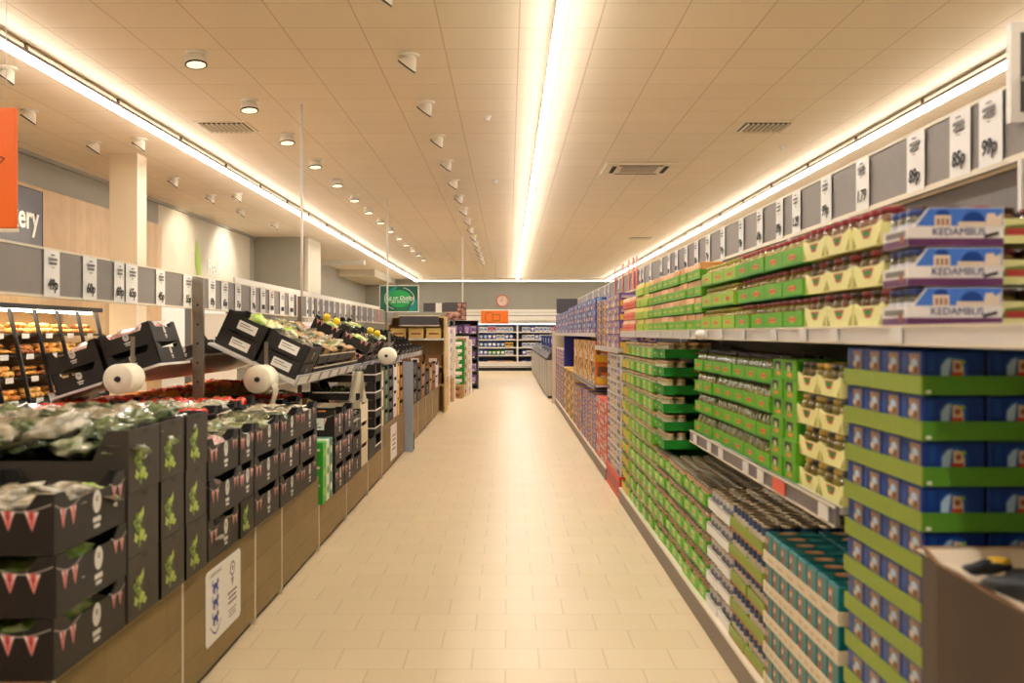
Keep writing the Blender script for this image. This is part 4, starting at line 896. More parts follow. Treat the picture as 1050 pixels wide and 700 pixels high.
crates = {}
def ckind(key, *a, **kw):
    if key not in crates: crates[key] = Kind('produce_crate', [[('c', crate_mesh(*a, **kw))]], 'crate', kw.get('g') or key)
    return crates[key]
def CK(key, group, *a, **kw):
    if key not in crates: crates[key] = Kind('produce_crate', [[('c', crate_mesh(*a, **kw))]], 'crate', group)
    return crates[key]
def stack(key, group, xf, y0, y1, z0, h, n, W, kind, desc, contents=None, cn=6, fillz=None, top_only=False, **kw):
    """crates stacked with front at xf; contents(kind list) on the top crate"""
    L = y1 - y0
    k_ = CK(key, group, W, L - .008, h - .002, kind, **kw)
    for i in range(n):
        k_.add((xf - W / 2 + rnd(-.004, .004), (y0 + y1) / 2, z0 + i * h), '%s, %s layer' % (desc, layer_word(i, n)) if n > 1 else desc)
    return z0 + (n - 1) * h
def fill(kind, x0, x1, y0, y1, z, nx, ny, desc, jit=.02, rotr=3.1, sc=1.0, tilt=0, zj=.01, heap=0):
    c = 0
    for i in range(nx):
        for j in range(ny):
            c += 1; fx, fy = (i + .5) / nx, (j + .5) / ny
            kind.add((x0 + (x1 - x0) * fx + rnd(-jit, jit), y0 + (y1 - y0) * fy + rnd(-jit, jit), z + rnd(0, zj) + heap * (1 - (2 * fx - 1) ** 2) * (1 - (2 * fy - 1) ** 2)), '%s, %s from the near end in %s row' % (desc, nth(j + 1), ('aisle-side' if i == nx - 1 else nth(nx - i))), rot=(rnd(-.25, .25), rnd(-.25, .25), rnd(0, rotr)), sc=sc * rnd(.9, 1.1), var=random.randint(0, 3))

ZB = .512
# A: near bunting stack (3 high, contents in each visible through the dips)
for col, xf in ((0, -1.25), (1, -1.66)):
    w_ = ('aisle-side', 'inner')[col]
    stack('A', 'black bunting crates nearest the camera', xf, 2.885, 3.425, ZB, .172, 3, .40, 'bunting', 'black crate with flag bunting in the nearest %s stack' % w_)
    for i in range(3):
        fill(K_BAG['leaf' if i < 2 else 'clear'], xf - .37, xf - .03, 2.93, 3.4, ZB + i * .172 + (.05 if i < 2 else .07), 2, 2, '%s bag in the %s crate of the nearest %s bunting stack' % (('leafy', 'leafy', 'glossy clear')[i], ('bottom', 'middle', 'top')[i], w_), sc=.95)
K_BAG['leaf'].add((-1.36, 3.32, ZB + .42), 'bright green lettuce at the corner of the top near bunting crate', sc=.8)
# B: plain plant-print stacks
for q, (a, c) in enumerate(((3.44, 3.755), (3.765, 4.045), (4.055, 4.345))):
    for col, xf in ((0, -1.25), (1, -1.87), (2, -2.44)):
        w_ = 'black plant-print crate, %s stack from the near end, %s column' % (nth(q + 1), ('aisle-side', 'middle', 'far')[col])
        stack('B%d_%d' % (q, col // 1), 'black plant-print crates near the camera, ' + ('aisle side', 'middle column', 'far column')[col], xf, a, c, ZB, .213, 3, .6 if col == 0 else .55, 'plain', w_, wall=mat('black_cardboard_greyer', (58, 50, 42), .6, noise=.12, nscale=8))
        for m_ in range(4):
            t = ('green', 'pale', 'dark', 'green')[(m_ + q) % 4] if not (col > 0 and q < 2) else ('pink', 'pale', 'clear', 'green')[(m_ + q) % 4]
            K_BAG[t].add((xf - .09 - m_ * .135, (a + c) / 2 + rnd(-.02, .02), ZB + 2 * .213 + .1 + rnd(0, .02)), '%s salad bag, %s from the aisle, on the %s plant-print stack, %s column' % ({'green': 'green', 'pale': 'pale', 'dark': 'dark', 'pink': 'pink', 'clear': 'clear'}[t], nth(m_ + 1), nth(q + 1), ('aisle-side', 'middle', 'far')[col]), rot=(rnd(-.2, .2), rnd(-.2, .2), R(90) + rnd(-.5, .5)), sc=1.15, var=m_ + q)
            K_BAG['clear' if m_ % 2 else 'green'].add((xf - .15 - m_ * .12, (a + c) / 2 + rnd(-.04, .04), ZB + 2 * .213 + .165 + rnd(0, .015)), 'salad bag lying uppermost, %s from the aisle, %s plant-print stack, %s column' % (nth(m_ + 1), nth(q + 1), ('aisle-side', 'middle', 'far')[col]), rot=(rnd(-.3, .3), rnd(-.3, .3), rnd(0, 3)), sc=1.0, var=m_)
# C..G bunting stacks
BG = 'black bunting crates farther along the left table'
stack('C', BG, -1.25, 4.37, 4.865, ZB, .172, 3, .40, 'bunting', 'black bunting crate of the stack beyond the plant-print crates')
for i in range(3): fill(K_BAG['pink' if i else 'clear'], -1.62, -1.28, 4.4, 4.84, ZB + i * .172 + .06, 2, 2, 'pink bag in the %s crate beyond the plant-print crates' % ('bottom', 'middle', 'top')[i], sc=.95)
stack('D0', BG, -1.25, 4.875, 5.145, ZB, .172, 1, .40, 'plain', 'narrow plant-print crate under two bunting crates above the crest notice')
stack('D1', BG, -1.25, 4.875, 5.145, ZB + .172, .172, 2, .40, 'bunting', 'narrow black bunting crate above the crest notice')
fill(K_BAG['green'], -1.62, -1.28, 4.9, 5.13, ZB + .344 + .07, 2, 1, 'green bag in the narrow bunting crate')
for q, (a, c) in enumerate(((5.16, 5.715), (5.725, 6.28), (6.29, 6.86))):
    w_ = 'black bunting crate of the %s broad stack beyond the crest notice' % nth(q + 1)
    stack('E', BG, -1.25, a, a + .555, ZB, .172, 3, .40, 'bunting', w_)
    fill(K_BAG[('pale', 'green', 'clear')[q]], -1.62, -1.28, a + .03, c - .03, ZB + .344 + .08, 2, 3, 'pale salad bag on the %s broad bunting stack' % nth(q + 1), sc=.95)
# middle & far columns of this table
cont = ['clear', 'leaf', 'pink', 'clear', 'tom', 'clear']
for q in range(6):
    a = 4.37 + q * .43
    for col, xf in ((1, -1.68), (2, -2.42)):
        w_ = 'black crate, %s from the near end in the %s row of the left table' % (nth(q + 1), ('aisle-side', 'middle', 'far')[col])
        z = stack('M%d' % col, 'black crates in the %s row of the left table' % ('', 'middle', 'far')[col], xf, a, a + .42, ZB, .18, 3 if col == 1 else 3, .70 if col == 1 else .46, 'logo', w_)
        x0, x1 = xf - (.67 if col == 1 else .43), xf - .03
        t = (['pink', 'leaf', 'clear', 'tom', 'clear', 'tom'] if col == 1 else ['pink', 'pink', 'pink', 'pink', 'tom', 'tom'])[q]
        if t == 'tom': fill(K_TOM, x0, x1, a + .04, a + .38, z + .11, 8 if col == 1 else 5, 4, 'red tomato in the %s crate, %s row' % (nth(q + 1), ('', 'middle', 'far')[col]), jit=.006, sc=1)
        else: fill(K_BAG[t], x0 + .04, x1 - .04, a + .04, a + .38, z + .1, 4 if col == 1 else 3, 2, 'produce bag in the %s crate, %s row' % (nth(q + 1), ('', 'middle', 'far')[col]), sc=1.05)
# H green tall cartons
for q, (m1, m2, d) in enumerate(((mat('carton_vivid_green', (52, 168, 44), .45), G3, 'vivid green'), (mat('carton_white_green', (214, 224, 200), .5), G2, 'white and green'), (mat('carton_teal_green', (44, 120, 98), .45), PAPER, 'teal green'))):
    b = MB(); b.cbox(-.36, 0, -.063, .063, 0, .42, .004, m1); F = F_x(0, -.063); E = F_my(-.063, -.36)
    for k in range(3): b.disc(.06, .08 + k * .13, .035, .03, F, m2); b.disc(.22, .08 + k * .13, .07, .04, E, m2); b.rect(.1, .34, .12 + k * .12, .135 + k * .12, E, PAPER, .0012)
    o = b.build('tall_carton', None, (-1.255, 7.15 + q * .132, .312)); tag(o, 'tall upright %s carton standing beside the bunting crates' % d, 'carton', 'tall green cartons')
# I
for q, a in enumerate((7.56, 8.01)):
    stack('I', 'black crates with white label on the lowered table', -1.255, a, a + .44, .312, .2, 3, .5, ('bunting'), 'black bunting crate on the lowered table, %s stack' % ('near', 'far')[q])
    fill(K_SQ, -1.72, -1.29, a + .05, a + .25, .312 + .4 + .1, 4, 1, 'orange squash on the %s lowered stack' % ('near', 'far')[q], rotr=.4)
b = MB(); b.box(0, .17, -.004, 0, 0, .085, PAPER); 
for k in range(3): b.rect(.02, .15 - k * .02, .015 + k * .022, .024 + k * .022, F_my(-.004), LINE)
o = b.build('product_label', None, (-1.5, 7.5545, .312 + .46)); tag(o, 'white product label on the dark crate end above the green cartons', 'label')
for q, a in enumerate((8.46,)):
    stack('I2', 'black crates on the lowered table', -1.26, a, a + .5, .312, .172, 3, .5, 'label', 'black crate with pale print before the cream cartons')
    fill(K_BAG['dark'], -1.72, -1.3, a + .05, a + .45, .312 + .42, 3, 2, 'dark leafy bag before the cream cartons')
# rear fill of lowered table
for q in range(6):
    a = 7.15 + q * .56
    z = stack('R1', 'black crates in the rear row of the lowered table', -1.88, a, a + .55, .312, .2, 3, .6, 'logo', 'black crate, %s in the rear row of the lowered table' % nth(q + 1))
    if q % 2: fill(K_BAG['dark'], -2.4, -1.95, a + .05, a + .5, z + .1, 3, 2, 'dark bag in the %s rear crate of the lowered table' % nth(q + 1))
    else: fill(K_TOM, -2.45, -1.92, a + .05, a + .5, z + .13, 6, 5, 'tomato in the %s rear crate of the lowered table' % nth(q + 1), jit=.006)
for q in range(6):
    a = 7.2 + q * .5
    z = stack('RT', 'kraft crates of tomatoes beyond the rack ridge', -2.5, a, a + .48, .312, .175, 4, .42, 'x', 'kraft crate, %s stack beyond the rack ridge' % nth(q + 1), wall=KRAFT, inner=KRAFTD)
    fill(K_TOM if q % 3 != 1 else K_OR, -2.88, -2.53, a + .05, a + .43, z + .12, 5, 5, '%s in the %s kraft crate beyond the ridge' % (('red tomato', 'orange', 'red tomato')[q % 3], nth(q + 1)), jit=.004)
# J cream cartons
k_ = CK('J', 'cream cartons of squash on the lowered table', .6, .5, .185, 'x', wall=CREAMC, inner=KRAFTD, dip=.03)
for i in range(3): k_.add((-1.275 - .3, 9.25, .312 + i * .19), 'cream cardboard carton of the stack on the lowered table, %s layer' % layer_word(i, 3))
fill(K_SQ, -1.82, -1.32, 9.05, 9.3, .312 + .38 + .06, 5, 1, 'orange squash in the top cream carton', rotr=.3)
# K oranges
stack('K', 'dark crate of oranges', -1.275, 9.53, 10.0, .312, .2, 1, .42, 'x', 'dark crate heaped with oranges at the aisle edge', dip=.02)
fill(K_OR, -1.66, -1.31, 9.56, 9.97, .312 + .1, 4, 5, 'orange in the lower layer', jit=.002, rotr=1)
fill(K_OR, -1.63, -1.34, 9.6, 9.93, .312 + .165, 3, 4, 'orange in the upper layer', jit=.002, rotr=1, heap=.02)
# L green veg crates with white rims
z = stack('L', 'black white-rimmed crates of greens', -1.28, 10.05, 10.55, .312, .172, 5, .62, 'x', 'black white-rimmed crate of greens behind the oranges', rim=PAPER, dip=.09)
for i in range(5): fill(K_BAG['dark'], -1.85, -1.33, 10.1, 10.3, .312 + .172 * i + .05, 4, 1, 'dark green bag in the %s white-rimmed crate' % layer_word(i, 5), sc=.8)
# M
for q, (a, c, h, n, m1, nm, knd) in enumerate(((10.63, 10.8, .2, 3, CREAMC, 'cream', 'x'), (10.82, 11.2, .15, 4, mat('crate_dark_green', (40, 92, 56), .5), 'dark green', 'logo'), (11.22, 11.7, .12, 5, CARDB, 'black', 'label'), (11.72, 12.1, .15, 4, mat('crate_lilac_white', (214, 204, 214), .5), 'lilac-white', 'x'), (12.12, 12.3, .2, 3, YELB, 'yellow', 'x'), (12.32, 12.85, .15, 4, KRAFTD, 'brown', 'logo'))):
    stack('Mx%d' % q, '%s crates before the blue-grey board' % nm, -1.285, a, c, .522, h, n, .45, knd, '%s crate of the stacks before the blue-grey board' % nm, wall=m1)
o = MB().cbox(-.44, 0, 0, .02, 0.003, 1.12, .003, mat('board_blue_grey', (166, 176, 190), .5, noise=.08)).build('divider_board', None, (-1.18, 12.96, 0)); tag(o, 'upright blue-grey board closing off the produce tables', 'board')
b = MB(); b.lathe([(.04, 0), (.045, .01), (.045, .2), (.02, .26), (.018, .3)], 14, mat('bottle_green_glass', (60, 74, 40), .2, coat=.5)); b2 = MB(); b2.lathe([(.02, .295), (.021, .33)], 12, YELB)
r = empty('squeeze_bottle', (-1.23, 13.2, .002)); tag(r, 'dark bottle with yellow cap on the floor beside the blue-grey board', 'bottle'); b.build('bottle_body', r); b2.build('cap', r)
# N further stacks
for q, (a, c, h, n, m1, nm, knd) in enumerate(((13.5, 14.0, .15, 4, CARDB, 'black', 'label'), (14.02, 14.75, .2, 3, CARDB, 'black', 'label'), (14.83, 15.4, .16, 3, CARDB, 'black', 'label'), (15.42, 16.15, .18, 3, KRAFTD, 'brown', 'logo'), (16.25, 17.0, .2, 2, CARDB, 'black', 'label'), (17.02, 17.55, .22, 2, KRAFT, 'tan', 'x'), (17.65, 18.4, .16, 3, KRAFTD, 'brown', 'x'), (18.42, 19.15, .22, 2, mat('crate_lilac_white', (214, 204, 214), .5), 'lilac-white', 'x'))):
    stack('N%d' % q, '%s crates of the farther produce tables' % nm, -1.285, a, c, .502, h, n, .5, knd, '%s crate, %s stack beyond the blue-grey board' % (nm, nth(q + 1)), wall=m1)

# ---- slanted rack
r = empty('slanted_rack', (0, 0, 0)); tag(r, 'steel post rack with slanted shelves above the left produce tables', 'rack')
for y, zt_, w in ((7.1, 1.84, .035), (10.55, 1.84, .02), (14.25, 1.84, .02), (18.0, 1.84, .02)):
    b = MB(); b.box(-2.1 - w, -2.1 + w, y - .02, y + .02, .515 if y not in (10.55,) else .315, zt_, STEEL)
    if y < 8:
        for k in range(9): b.disc(w, .62 + k * .13, .008, .008, F_my(y - .02, -2.1 - w), INK, .001, 10)
    b.build('post', r)
for y in (10.55, 18.0): 
    b = MB(); b.lathe([(.014, 1.84), (.014, H - .01)], 10, WHITE, (-2.06 - .02, y, 0)); b.lathe([(.03, H - .012), (.03, H - .002)], 12, WHITE, (-2.06 - .02, y, 0)); b.build('ceiling_rod', r)
TH = R(25)
def slope(s, side=1, th=TH, x0=-2.12, z0=1.415):  # distance s down the slope from the ridge
    return Vector((x0 + side * s * math.cos(th), 0, z0 - s * math.sin(th)))
for y0, y1 in ((7.3, 10.45), (10.65, 14.15), (14.35, 17.9)):
    T = Matrix.Translation((-2.09, 0, 1.41)) @ Matrix.Rotation(TH, 4, 'Y')
    b = MB(); b.box(.0, .66, y0, y1, -.02, -.004, SHELFM, T); b.build('slanted_shelf', r)
    b = MB(); b.box(.66, .672, y0, y1, -.03, .05, mat('clear_rail', (206, 204, 206), .25, coat=.5), T)
    for k in range(int((y1 - y0) / .45)): b.box(.6725, .6735, y0 + .06 + k * .45, y0 + .4 + k * .45, -.02, .04, TICK, T)
    b.build('price_rail', r)
    T2 = Matrix.Translation((-2.13, 0, 1.33)) @ Matrix.Rotation(-R(18), 4, 'Y')
    b = MB(); b.box(-.68, .0, y0, y1, -.02, -.004, SHELFM, T2); b.build('slanted_shelf', r)
T2 = Matrix.Translation((-2.15, 0, 1.29)) @ Matrix.Rotation(-R(18), 4, 'Y')
b = MB(); b.box(-.70, .0, 6.45, 7.07, -.02, -.004, SHELFM, T2); b.box(-.71, -.70, 6.45, 7.07, -.025, .03, TICK, T2); b.build('slanted_shelf', r)

def tilt_add(kind, s, y, label, side=1, th=TH, x0=-2.09, z0=1.41, up=0, yaw=0, var=0, sc=1):
    T = Matrix.Translation((x0, 0, z0)) @ Matrix.Rotation(th * side, 4, 'Y')
    p = T @ Vector((side * s, y, up))
    kind.add(p, label, rot=(0, th * side, yaw), var=var, sc=sc)
ck = CK('TA', 'black crates with white labels at the near end of the slanted rack', .31, .5, .128, 'label', dip=.006)
for s in (.165, .49):
    for i in range(2):
        tilt_add(ck, s, 7.66, 'black crate with white label, %s stack at the near end of the slanted rack, %s' % ('upper' if s < .3 else 'lower', ('bottom', 'top')[i]), up=i * .13)
for j in range(3): tilt_add(K_CAB, .14 + j * .12, 7.82 + j * .03, 'leafy head at the near end of the slanted rack, %s from the ridge' % nth(j + 1), up=.16, var=j, sc=.85)
for j in range(4): tilt_add(K_BAG['clear'], .42 + (j % 2) * .13, 7.53 + (j // 2) * .2, 'glossy bag in the lower near rack crate, %s' % nth(j + 1), up=.19, sc=.8, yaw=1.5)
ck = CK('TB', 'kraft crates of mushrooms on the slanted rack', .62, .44, .1, 'x', wall=CARDB, inner=KRAFT, rim=CREAMC, dip=.02)
for q in range(5):
    y = 8.2 + q * .46
    tilt_add(ck, .33, y, 'black cream-rimmed crate of mushrooms, %s along the slanted rack' % nth(q + 1)); 
    if q < 4: tilt_add(ck, .33, y, 'black cream-rimmed crate laid on another, %s along the slanted rack' % nth(q + 1), up=.105)
    c = 0
    for i in range(8):
        for j in range(5):
            c += 1
            if q not in (1, 3): continue
            tilt_add(K_MUS, .07 + i * .074, y - .17 + j * .085, 'beige mushroom, %s in the %s rack crate' % (nth(c), nth(q + 1)), up=(.05 if q >= 4 else .155) + rnd(0, .01))
for q in (0, 2, 4):
    for j in range(5): tilt_add(K_BAG['clear' if j % 2 else 'pale'], .1 + j * .11, 8.2 + q * .46 + (j % 2) * .08 - .04, 'pale bag of mushrooms, %s from the ridge in the %s rack crate' % (nth(j + 1), nth(q + 1)), up=.06 if q >= 4 else .165, sc=.85, yaw=j, var=j)
ck = CK('TC', 'black bunting crates on the slanted rack', .31, .5, .14, 'bunting')
for q in range(6):
    y = 10.95 + q * .55
    for s in (.165, .49):
        tilt_add(ck, s, y, 'black bunting crate, %s along the farther slanted rack, %s row' % (nth(q + 1), 'ridge' if s < .3 else 'aisle'))
        if q in (0, 2, 3): tilt_add(ck, s, y, 'upper black bunting crate, %s along the farther slanted rack, %s row' % (nth(q + 1), 'ridge' if s < .3 else 'aisle'), up=.142)
        for j in range(3):
            if (q + j) % 3 == 0: 
                pass
            tilt_add(K_BAG[('leaf', 'clear', 'dark', 'pale')[(q + j) % 4]], s, y - .15 + j * .15, 'produce bag, %s in %s crate of the farther rack, %s row' % (nth(j + 1), nth(q + 1), 'ridge' if s < .3 else 'aisle'), up=.06 + (.142 if q in (0, 2, 3) else 0), sc=.85, var=j)
K_PEP = Kind('pepper', [ball(YLW, .04, squash=1.1, stem=STEMG)], 'pepper', 'yellow peppers on the slanted rack')
for j, (s, y) in enumerate(((.1, 10.8), (.2, 10.86), (.42, 12.0), (.5, 12.05))): tilt_add(K_PEP, s, y, 'yellow pepper on the farther slanted rack, %s from the near end' % nth(j + 1), up=.25)
ck = CK('TD', 'black crates at the far slanted rack', .31, .5, .14, 'logo')
for q in range(6):
    for s in (.165, .49): tilt_add(ck, s, 14.65 + q * .55, 'black crate, %s along the farthest slanted rack, %s row' % (nth(q + 1), 'ridge' if s < .3 else 'aisle'))
# left-tilting crates
ck = CK('TL', 'black logo crates tilting to the far side', .33, .5, .135, 'logo')
for s, nm in ((.17, 'upper'), (.52, 'lower')):
    for i in range(2 if s > .3 else 2):
        tilt_add(ck, s, 6.76, 'black logo crate, %s stack tilting away to the left, %s' % (nm, ('bottom', 'top')[i]), side=-1, th=R(18), x0=-2.15, z0=1.29, up=i * .137)
for j in range(4): tilt_add(K_BAG['pink'], .1 + j * .15, 6.76, 'pink bag on the left-tilting crates, %s from the post' % nth(j + 1), side=-1, th=R(18), x0=-2.15, z0=1.29, up=.137 + .08, sc=.95, yaw=1.4, var=j)
for q in range(4):
    for s in (.17, .52): tilt_add(ck, s, 7.7 + q * .6, 'black logo crate, %s along the far slope, %s row' % (nth(q + 1), 'ridge' if s < .3 else 'outer'), side=-1, th=R(18), x0=-2.13, z0=1.33)
# black board added below the ridge to stand for shade under the rack
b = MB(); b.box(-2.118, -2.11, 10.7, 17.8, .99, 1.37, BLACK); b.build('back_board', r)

# bag rolls
ROLL = mat('bag_roll_white', (236, 228, 206), .5, noise=.05); FILM = mat('bag_film', (226, 216, 196), .3, coat=.5, noise=.08)
def roll(loc, rr, L, label, tail):
    r = empty('bag_roll', loc); tag(r, label, 'bag roll', 'white rolls of produce bags on the rack')
    b = MB(); b.lathe([(rr * .2, 0), (rr * .94, .0), (rr, .01), (rr, L - .01), (rr * .94, L), (rr * .2, L)], 28, ROLL, axis='y', cap=False); b.build('roll', r)
    b = MB(); b.lathe([(rr * .2, -.002), (rr * .2, L + .002)], 14, KRAFTD, axis='y', cap=False); b.lathe([(rr * .13, -.03), (rr * .13, L + .03)], 10, BLACK, axis='y'); b.build('core', r)
    b = MB(); b.box(-.012, .012, L + .02, L + .035, -rr * .2, .25, STEEL); b.build('holder', r)
    b = MB(); n = 10
    for k in range(n):
        p0, p1 = tail(k / n), tail((k + 1) / n)
        for t in (0, 1):
            pass
        b.face([(p0[0] , .03, p0[1]), (p0[0] , L - .04, p0[1]), (p1[0], L - .04 - .008 * k, p1[1]), (p1[0], .03 + .008 * (k % 3), p1[1])], FILM, True)
        b.face([(p0[0] + .004, L - .04, p0[1]), (p0[0] + .004, .03, p0[1]), (p1[0] + .004, .03 + .008 * (k % 3), p1[1]), (p1[0] + .004, L - .04 - .008 * k, p1[1])], FILM, True)
    b.build('hanging_bag', r)
roll((-1.68, 7.0, 1.16), .094, .24, 'white bag roll on the rack in front of the near right-sloping crates', lambda t: (.085 + .012 * math.sin(6 * t), -.03 - .2 * t))
roll((-2.29, 6.14, 1.20), .09, .22, 'white bag roll on the rack at left with torn strip hanging', lambda t: (-.09 - .12 * t + .01 * math.sin(9 * t), .0 - .13 * t))
roll((-1.24, 10.62, 1.24), .085, .24, 'white bag roll at the far end of the mushroom crates', lambda t: (-.08 - .04 * t, -.02 - .09 * t))
def hang(loc, w, h, label):
    b = MB(); n, m_ = 8, 10
    def P(i, j, o): 
        u, v = i / n, j / m_; ww = w * (.55 + .45 * v) ; sp = 0
        return (loc[0] + (u - .5) * ww, loc[1] + .015 * math.sin(u * 9 + v * 4) + o, loc[2] - h * v)
    for i in range(n):
        for j in range(m_):
            if j > 6 and i in (3, 4): continue
            b.face([P(i, j, 0), P(i, j + 1, 0), P(i + 1, j + 1, 0), P(i + 1, j, 0)], FILM, True); b.face([P(i, j, .006), P(i + 1, j, .006), P(i + 1, j + 1, .006), P(i, j + 1, .006)], FILM, True)
    o = b.build('hanging_bag'); tag(o, label, 'plastic bag')
hang((-1.31, 9.1, 1.14), .16, .27, 'white plastic bags hanging in two strips below the slanted shelf edge')
hang((-1.1, 21.3, 1.15), .2, .4, 'white plastic bag hanging beside the distant green boxes')

# ---- price band on the left
XLB = -2.16
r = empty('price_header', (XLB, 0, 0)); tag(r, 'grey header rail with cream edges above the left produce rack', 'price header rail')
MB().box(-.014, .011, 3.4, 19.4, 1.648, 1.857, PANL).build('panel', r); MB().box(-.014, .016, 3.4, 19.4, 1.8575, 1.868, CREAM).build('top_rail', r); MB().box(-.014, .016, 3.4, 19.4, 1.635, 1.6475, CREAM).build('bottom_rail', r)
MB().box(-.1, -.085, 8.6, 19.4, 1.70, 1.93, WHITE).build('backing_board', r)
for y in (7.3, 11.6, 15.0): MB().box(.0115, .013, y - .012, y + .012, 1.65, 1.855, INK).build('joint_strip', r)
MB().box(-.05, .03, 3.9, 3.93, 1.2, 1.86, STEEL).build('support', r)
XLc = XLB + .018
def yl(u): return -XLc * 1075 / (521.5 - u)
lc = [((45, 61), '49p'), ((85, 99), '60p'), ((117, 127), '69p'), ((129, 141), '65p'), ((160, 169), '45p'), ((188, 197), '55p'), ((213.6, 220.7), '69p'), ((227, 233.6), '65p'), ((241, 247), '75p'), ((257, 262), '79p'), ((267, 272), '99p'), ((276, 281), '59p'), ((287, 291.5), '85p'), ((296, 301), '89p'), ((304, 308.6), '49p')]
for i, ((a, c), p) in enumerate(lc): card(XLc, yl(a), yl(c), 1.858, 1.64, 'x', p, 'white price card reading %s, %s from the near end of the left rail' % (p, nth(i + 1)), group='price cards on the left header rail', detail=i < 10)
u = 315.0; i = 0
while u < 392:
    i += 1; y = yl(u); card(XLc, y - .06, y + .06, 1.858, 1.64, 'x', None, ('coral red' if 385 < u < 391 else 'small white') + ' distant price card, %s beyond the tall rod on the left rail' % nth(i), CORAL if 385 < u < 391 else PAPER, 'distant price cards on the left rail', detail=False); u += 5.6

# ---- hanging signs
r = empty('hanging_sign', (-3.35, 6.0, 2.07)); tag(r, 'orange hanging sign with thin star outline at the upper left edge', 'sign')
OR2 = mat('sign_orange', (250, 112, 22), .45)
MB().cbox(0, .535, 0, .02, 0, .69, .006, OR2).build('panel', r)
MB().box(-.002, .537, -.002, .022, -.02, -.001, CREAM).build('bottom_rail', r)
b = MB(); F = F_my(0)
star = [(.27 + (.2 if k % 2 == 0 else .13) * math.cos(k * math.pi / 8 + .2), .36 + (.2 if k % 2 == 0 else .13) * math.sin(k * math.pi / 8 + .2)) for k in range(16)]
for k in range(16):
    a, c = Vector(star[k]), Vector(star[(k + 1) % 16]); d = (c - a).normalized(); nn = Vector((-d.y, d.x)) * .003; b.patch([a - nn, c - nn, c + nn, a + nn], F, INK, .001)
b.build('star_outline', r)
for x in (.06, .47): MB().lathe([(.0025, .69), (.0025, H - 2.07 - .002)], 6, WHITE, (x, .01, 0)).build('wire', r)
r = empty('hanging_sign', (-2.21, 18.05, 1.845)); tag(r, 'green quality slogan board in white frame beside the distant rod', 'sign')
GB = mat('sign_green', (14, 104, 66), .4, rgb2=(10, 70, 56), nscale=4); GL = mat('sign_bright_green', (22, 150, 72), .4); TL_ = mat('sign_teal', (20, 130, 120), .4)
MB().box(0, .65, .005, .025, 0, .44, GB).build('panel', r)
b = MB(); b.box(-.01, .66, 0, .028, -.012, 0, WHITE); b.box(-.01, .66, 0, .028, .44, .452, WHITE); b.box(.65, .66, 0, .028, 0, .44, WHITE); b.box(-.01, 0, 0, .028, 0, .44, WHITE); b.build('frame', r)
b = MB(); F = F_my(.005); b.patch([(.1, .28), (.22, .42), (.3, .42), (.16, .24)], F, TL_, .0005); b.patch([(.48, 0), (.63, 0), (.63, .2), (.58, .2)], F, TL_, .0005); b.disc(.33, .22, .2, .15, F, GL, .001, 24)
for a0, a1 in ((-.6, 1.3), (2.4, 4.3)):
    for k in range(12):
        a, c = a0 + (a1 - a0) * k / 12, a0 + (a1 - a0) * (k + 1) / 12
        b.patch([(.33 + .25 * math.cos(a), .22 + .19 * math.sin(a)), (.33 + .25 * math.cos(c), .22 + .19 * math.sin(c)), (.33 + .258 * math.cos(c), .22 + .197 * math.sin(c)), (.33 + .258 * math.cos(a), .22 + .197 * math.sin(a))], F, PAPER, .0015)
b.rect(.08, .56, .188, .194, F, PAPER, .002); b.build('printed_graphic', r)
text('Big on Quality', .085, (.335, .0025, .235), 'my', PAPER, r, 'slogan_lettering', shear=.2); text('LIDL ON PRICE', .045, (.335, .0025, .16), 'my', PAPER, r, 'slogan_lettering')
MB().box(.1, .12, .03, .05, -.15, .4, STEEL).build('support', r)
r = empty('hanging_sign', (-.87, 33.0, 1.76)); tag(r, 'distant orange hanging sign before the white fridge canopy', 'sign')
MB().box(0, .86, 0, .03, 0, .42, ORANGE).build('panel', r); b = MB(); F = F_my(0)
for k in range(20):
    a, c = .5 + k * .27, .5 + (k + 1) * .27
    b.patch([(.27 + .13 * math.cos(a), .21 + .15 * math.sin(a)), (.27 + .13 * math.cos(c), .21 + .15 * math.sin(c)), (.27 + .145 * math.cos(c), .21 + .165 * math.sin(c)), (.27 + .145 * math.cos(a), .21 + .165 * math.sin(a))], F, KRAFTD, .002)
b.rect(.36, .6, .1, .3, F, KRAFTD, .002); b.rect(.38, .58, .12, .28, F, ORANGE, .003); b.build('printed_graphic', r)
for x in (.06, .46, .8): MB().box(x, x + .006, .01, .016, .42, H - 1.76 - .002, M_WALL).build('hanger', r)

# Bakery sign + lettering
r = empty('wall_sign', (XL + .07, 11.7, 2.59)); tag(r, 'dark grey bakery sign with white lettering on the wood wall', 'sign')
MB().box(0, .03, 0, 1.9, 0, .70, mat('sign_slate', (88, 86, 90), .5)).build('panel', r)
b = MB(); b.box(.0, .034, 1.9, 1.915, -.01, .71, BLACK); b.box(.0, .034, 0, 1.9, .70, .712, BLACK); b.build('edge', r)
text('Bakery', .43, (.034, 1.19, .33), 'x', WHITE, r, 'lettering', bold=.006, ext=.004)
# fresh sign on lit wall
r = empty('wall_sign', (XL + .003, 20.7, 2.3)); tag(r, 'pale wall lettering beside a green leaf on the spotlit wall', 'sign')
b = MB(); b.patch([(0.04, .15), (.2, .35), (.22, .62), (.1, .85), (-.08, 1.02), (-.16, .75), (-.14, .5), (-.04, .3)], lambda a, c, n: Vector((n + .01, a, c)), mat('leaf_lime', (150, 180, 40), .5)); b.box(.0, .012, -.02, .0, 0.0, .55, mat('leaf_stem_green', (70, 110, 40), .5)); b.build('leaf', r)
text('Fresh', .42, (.006, 1.15, .52), 'x', mat('lettering_pale', (244, 240, 230), .4), r, 'lettering', ext=.006); text('produce', .36, (.006, 1.5, .18), 'x', mat('lettering_pale', (244, 240, 230), .4), r, 'lettering', ext=.006)

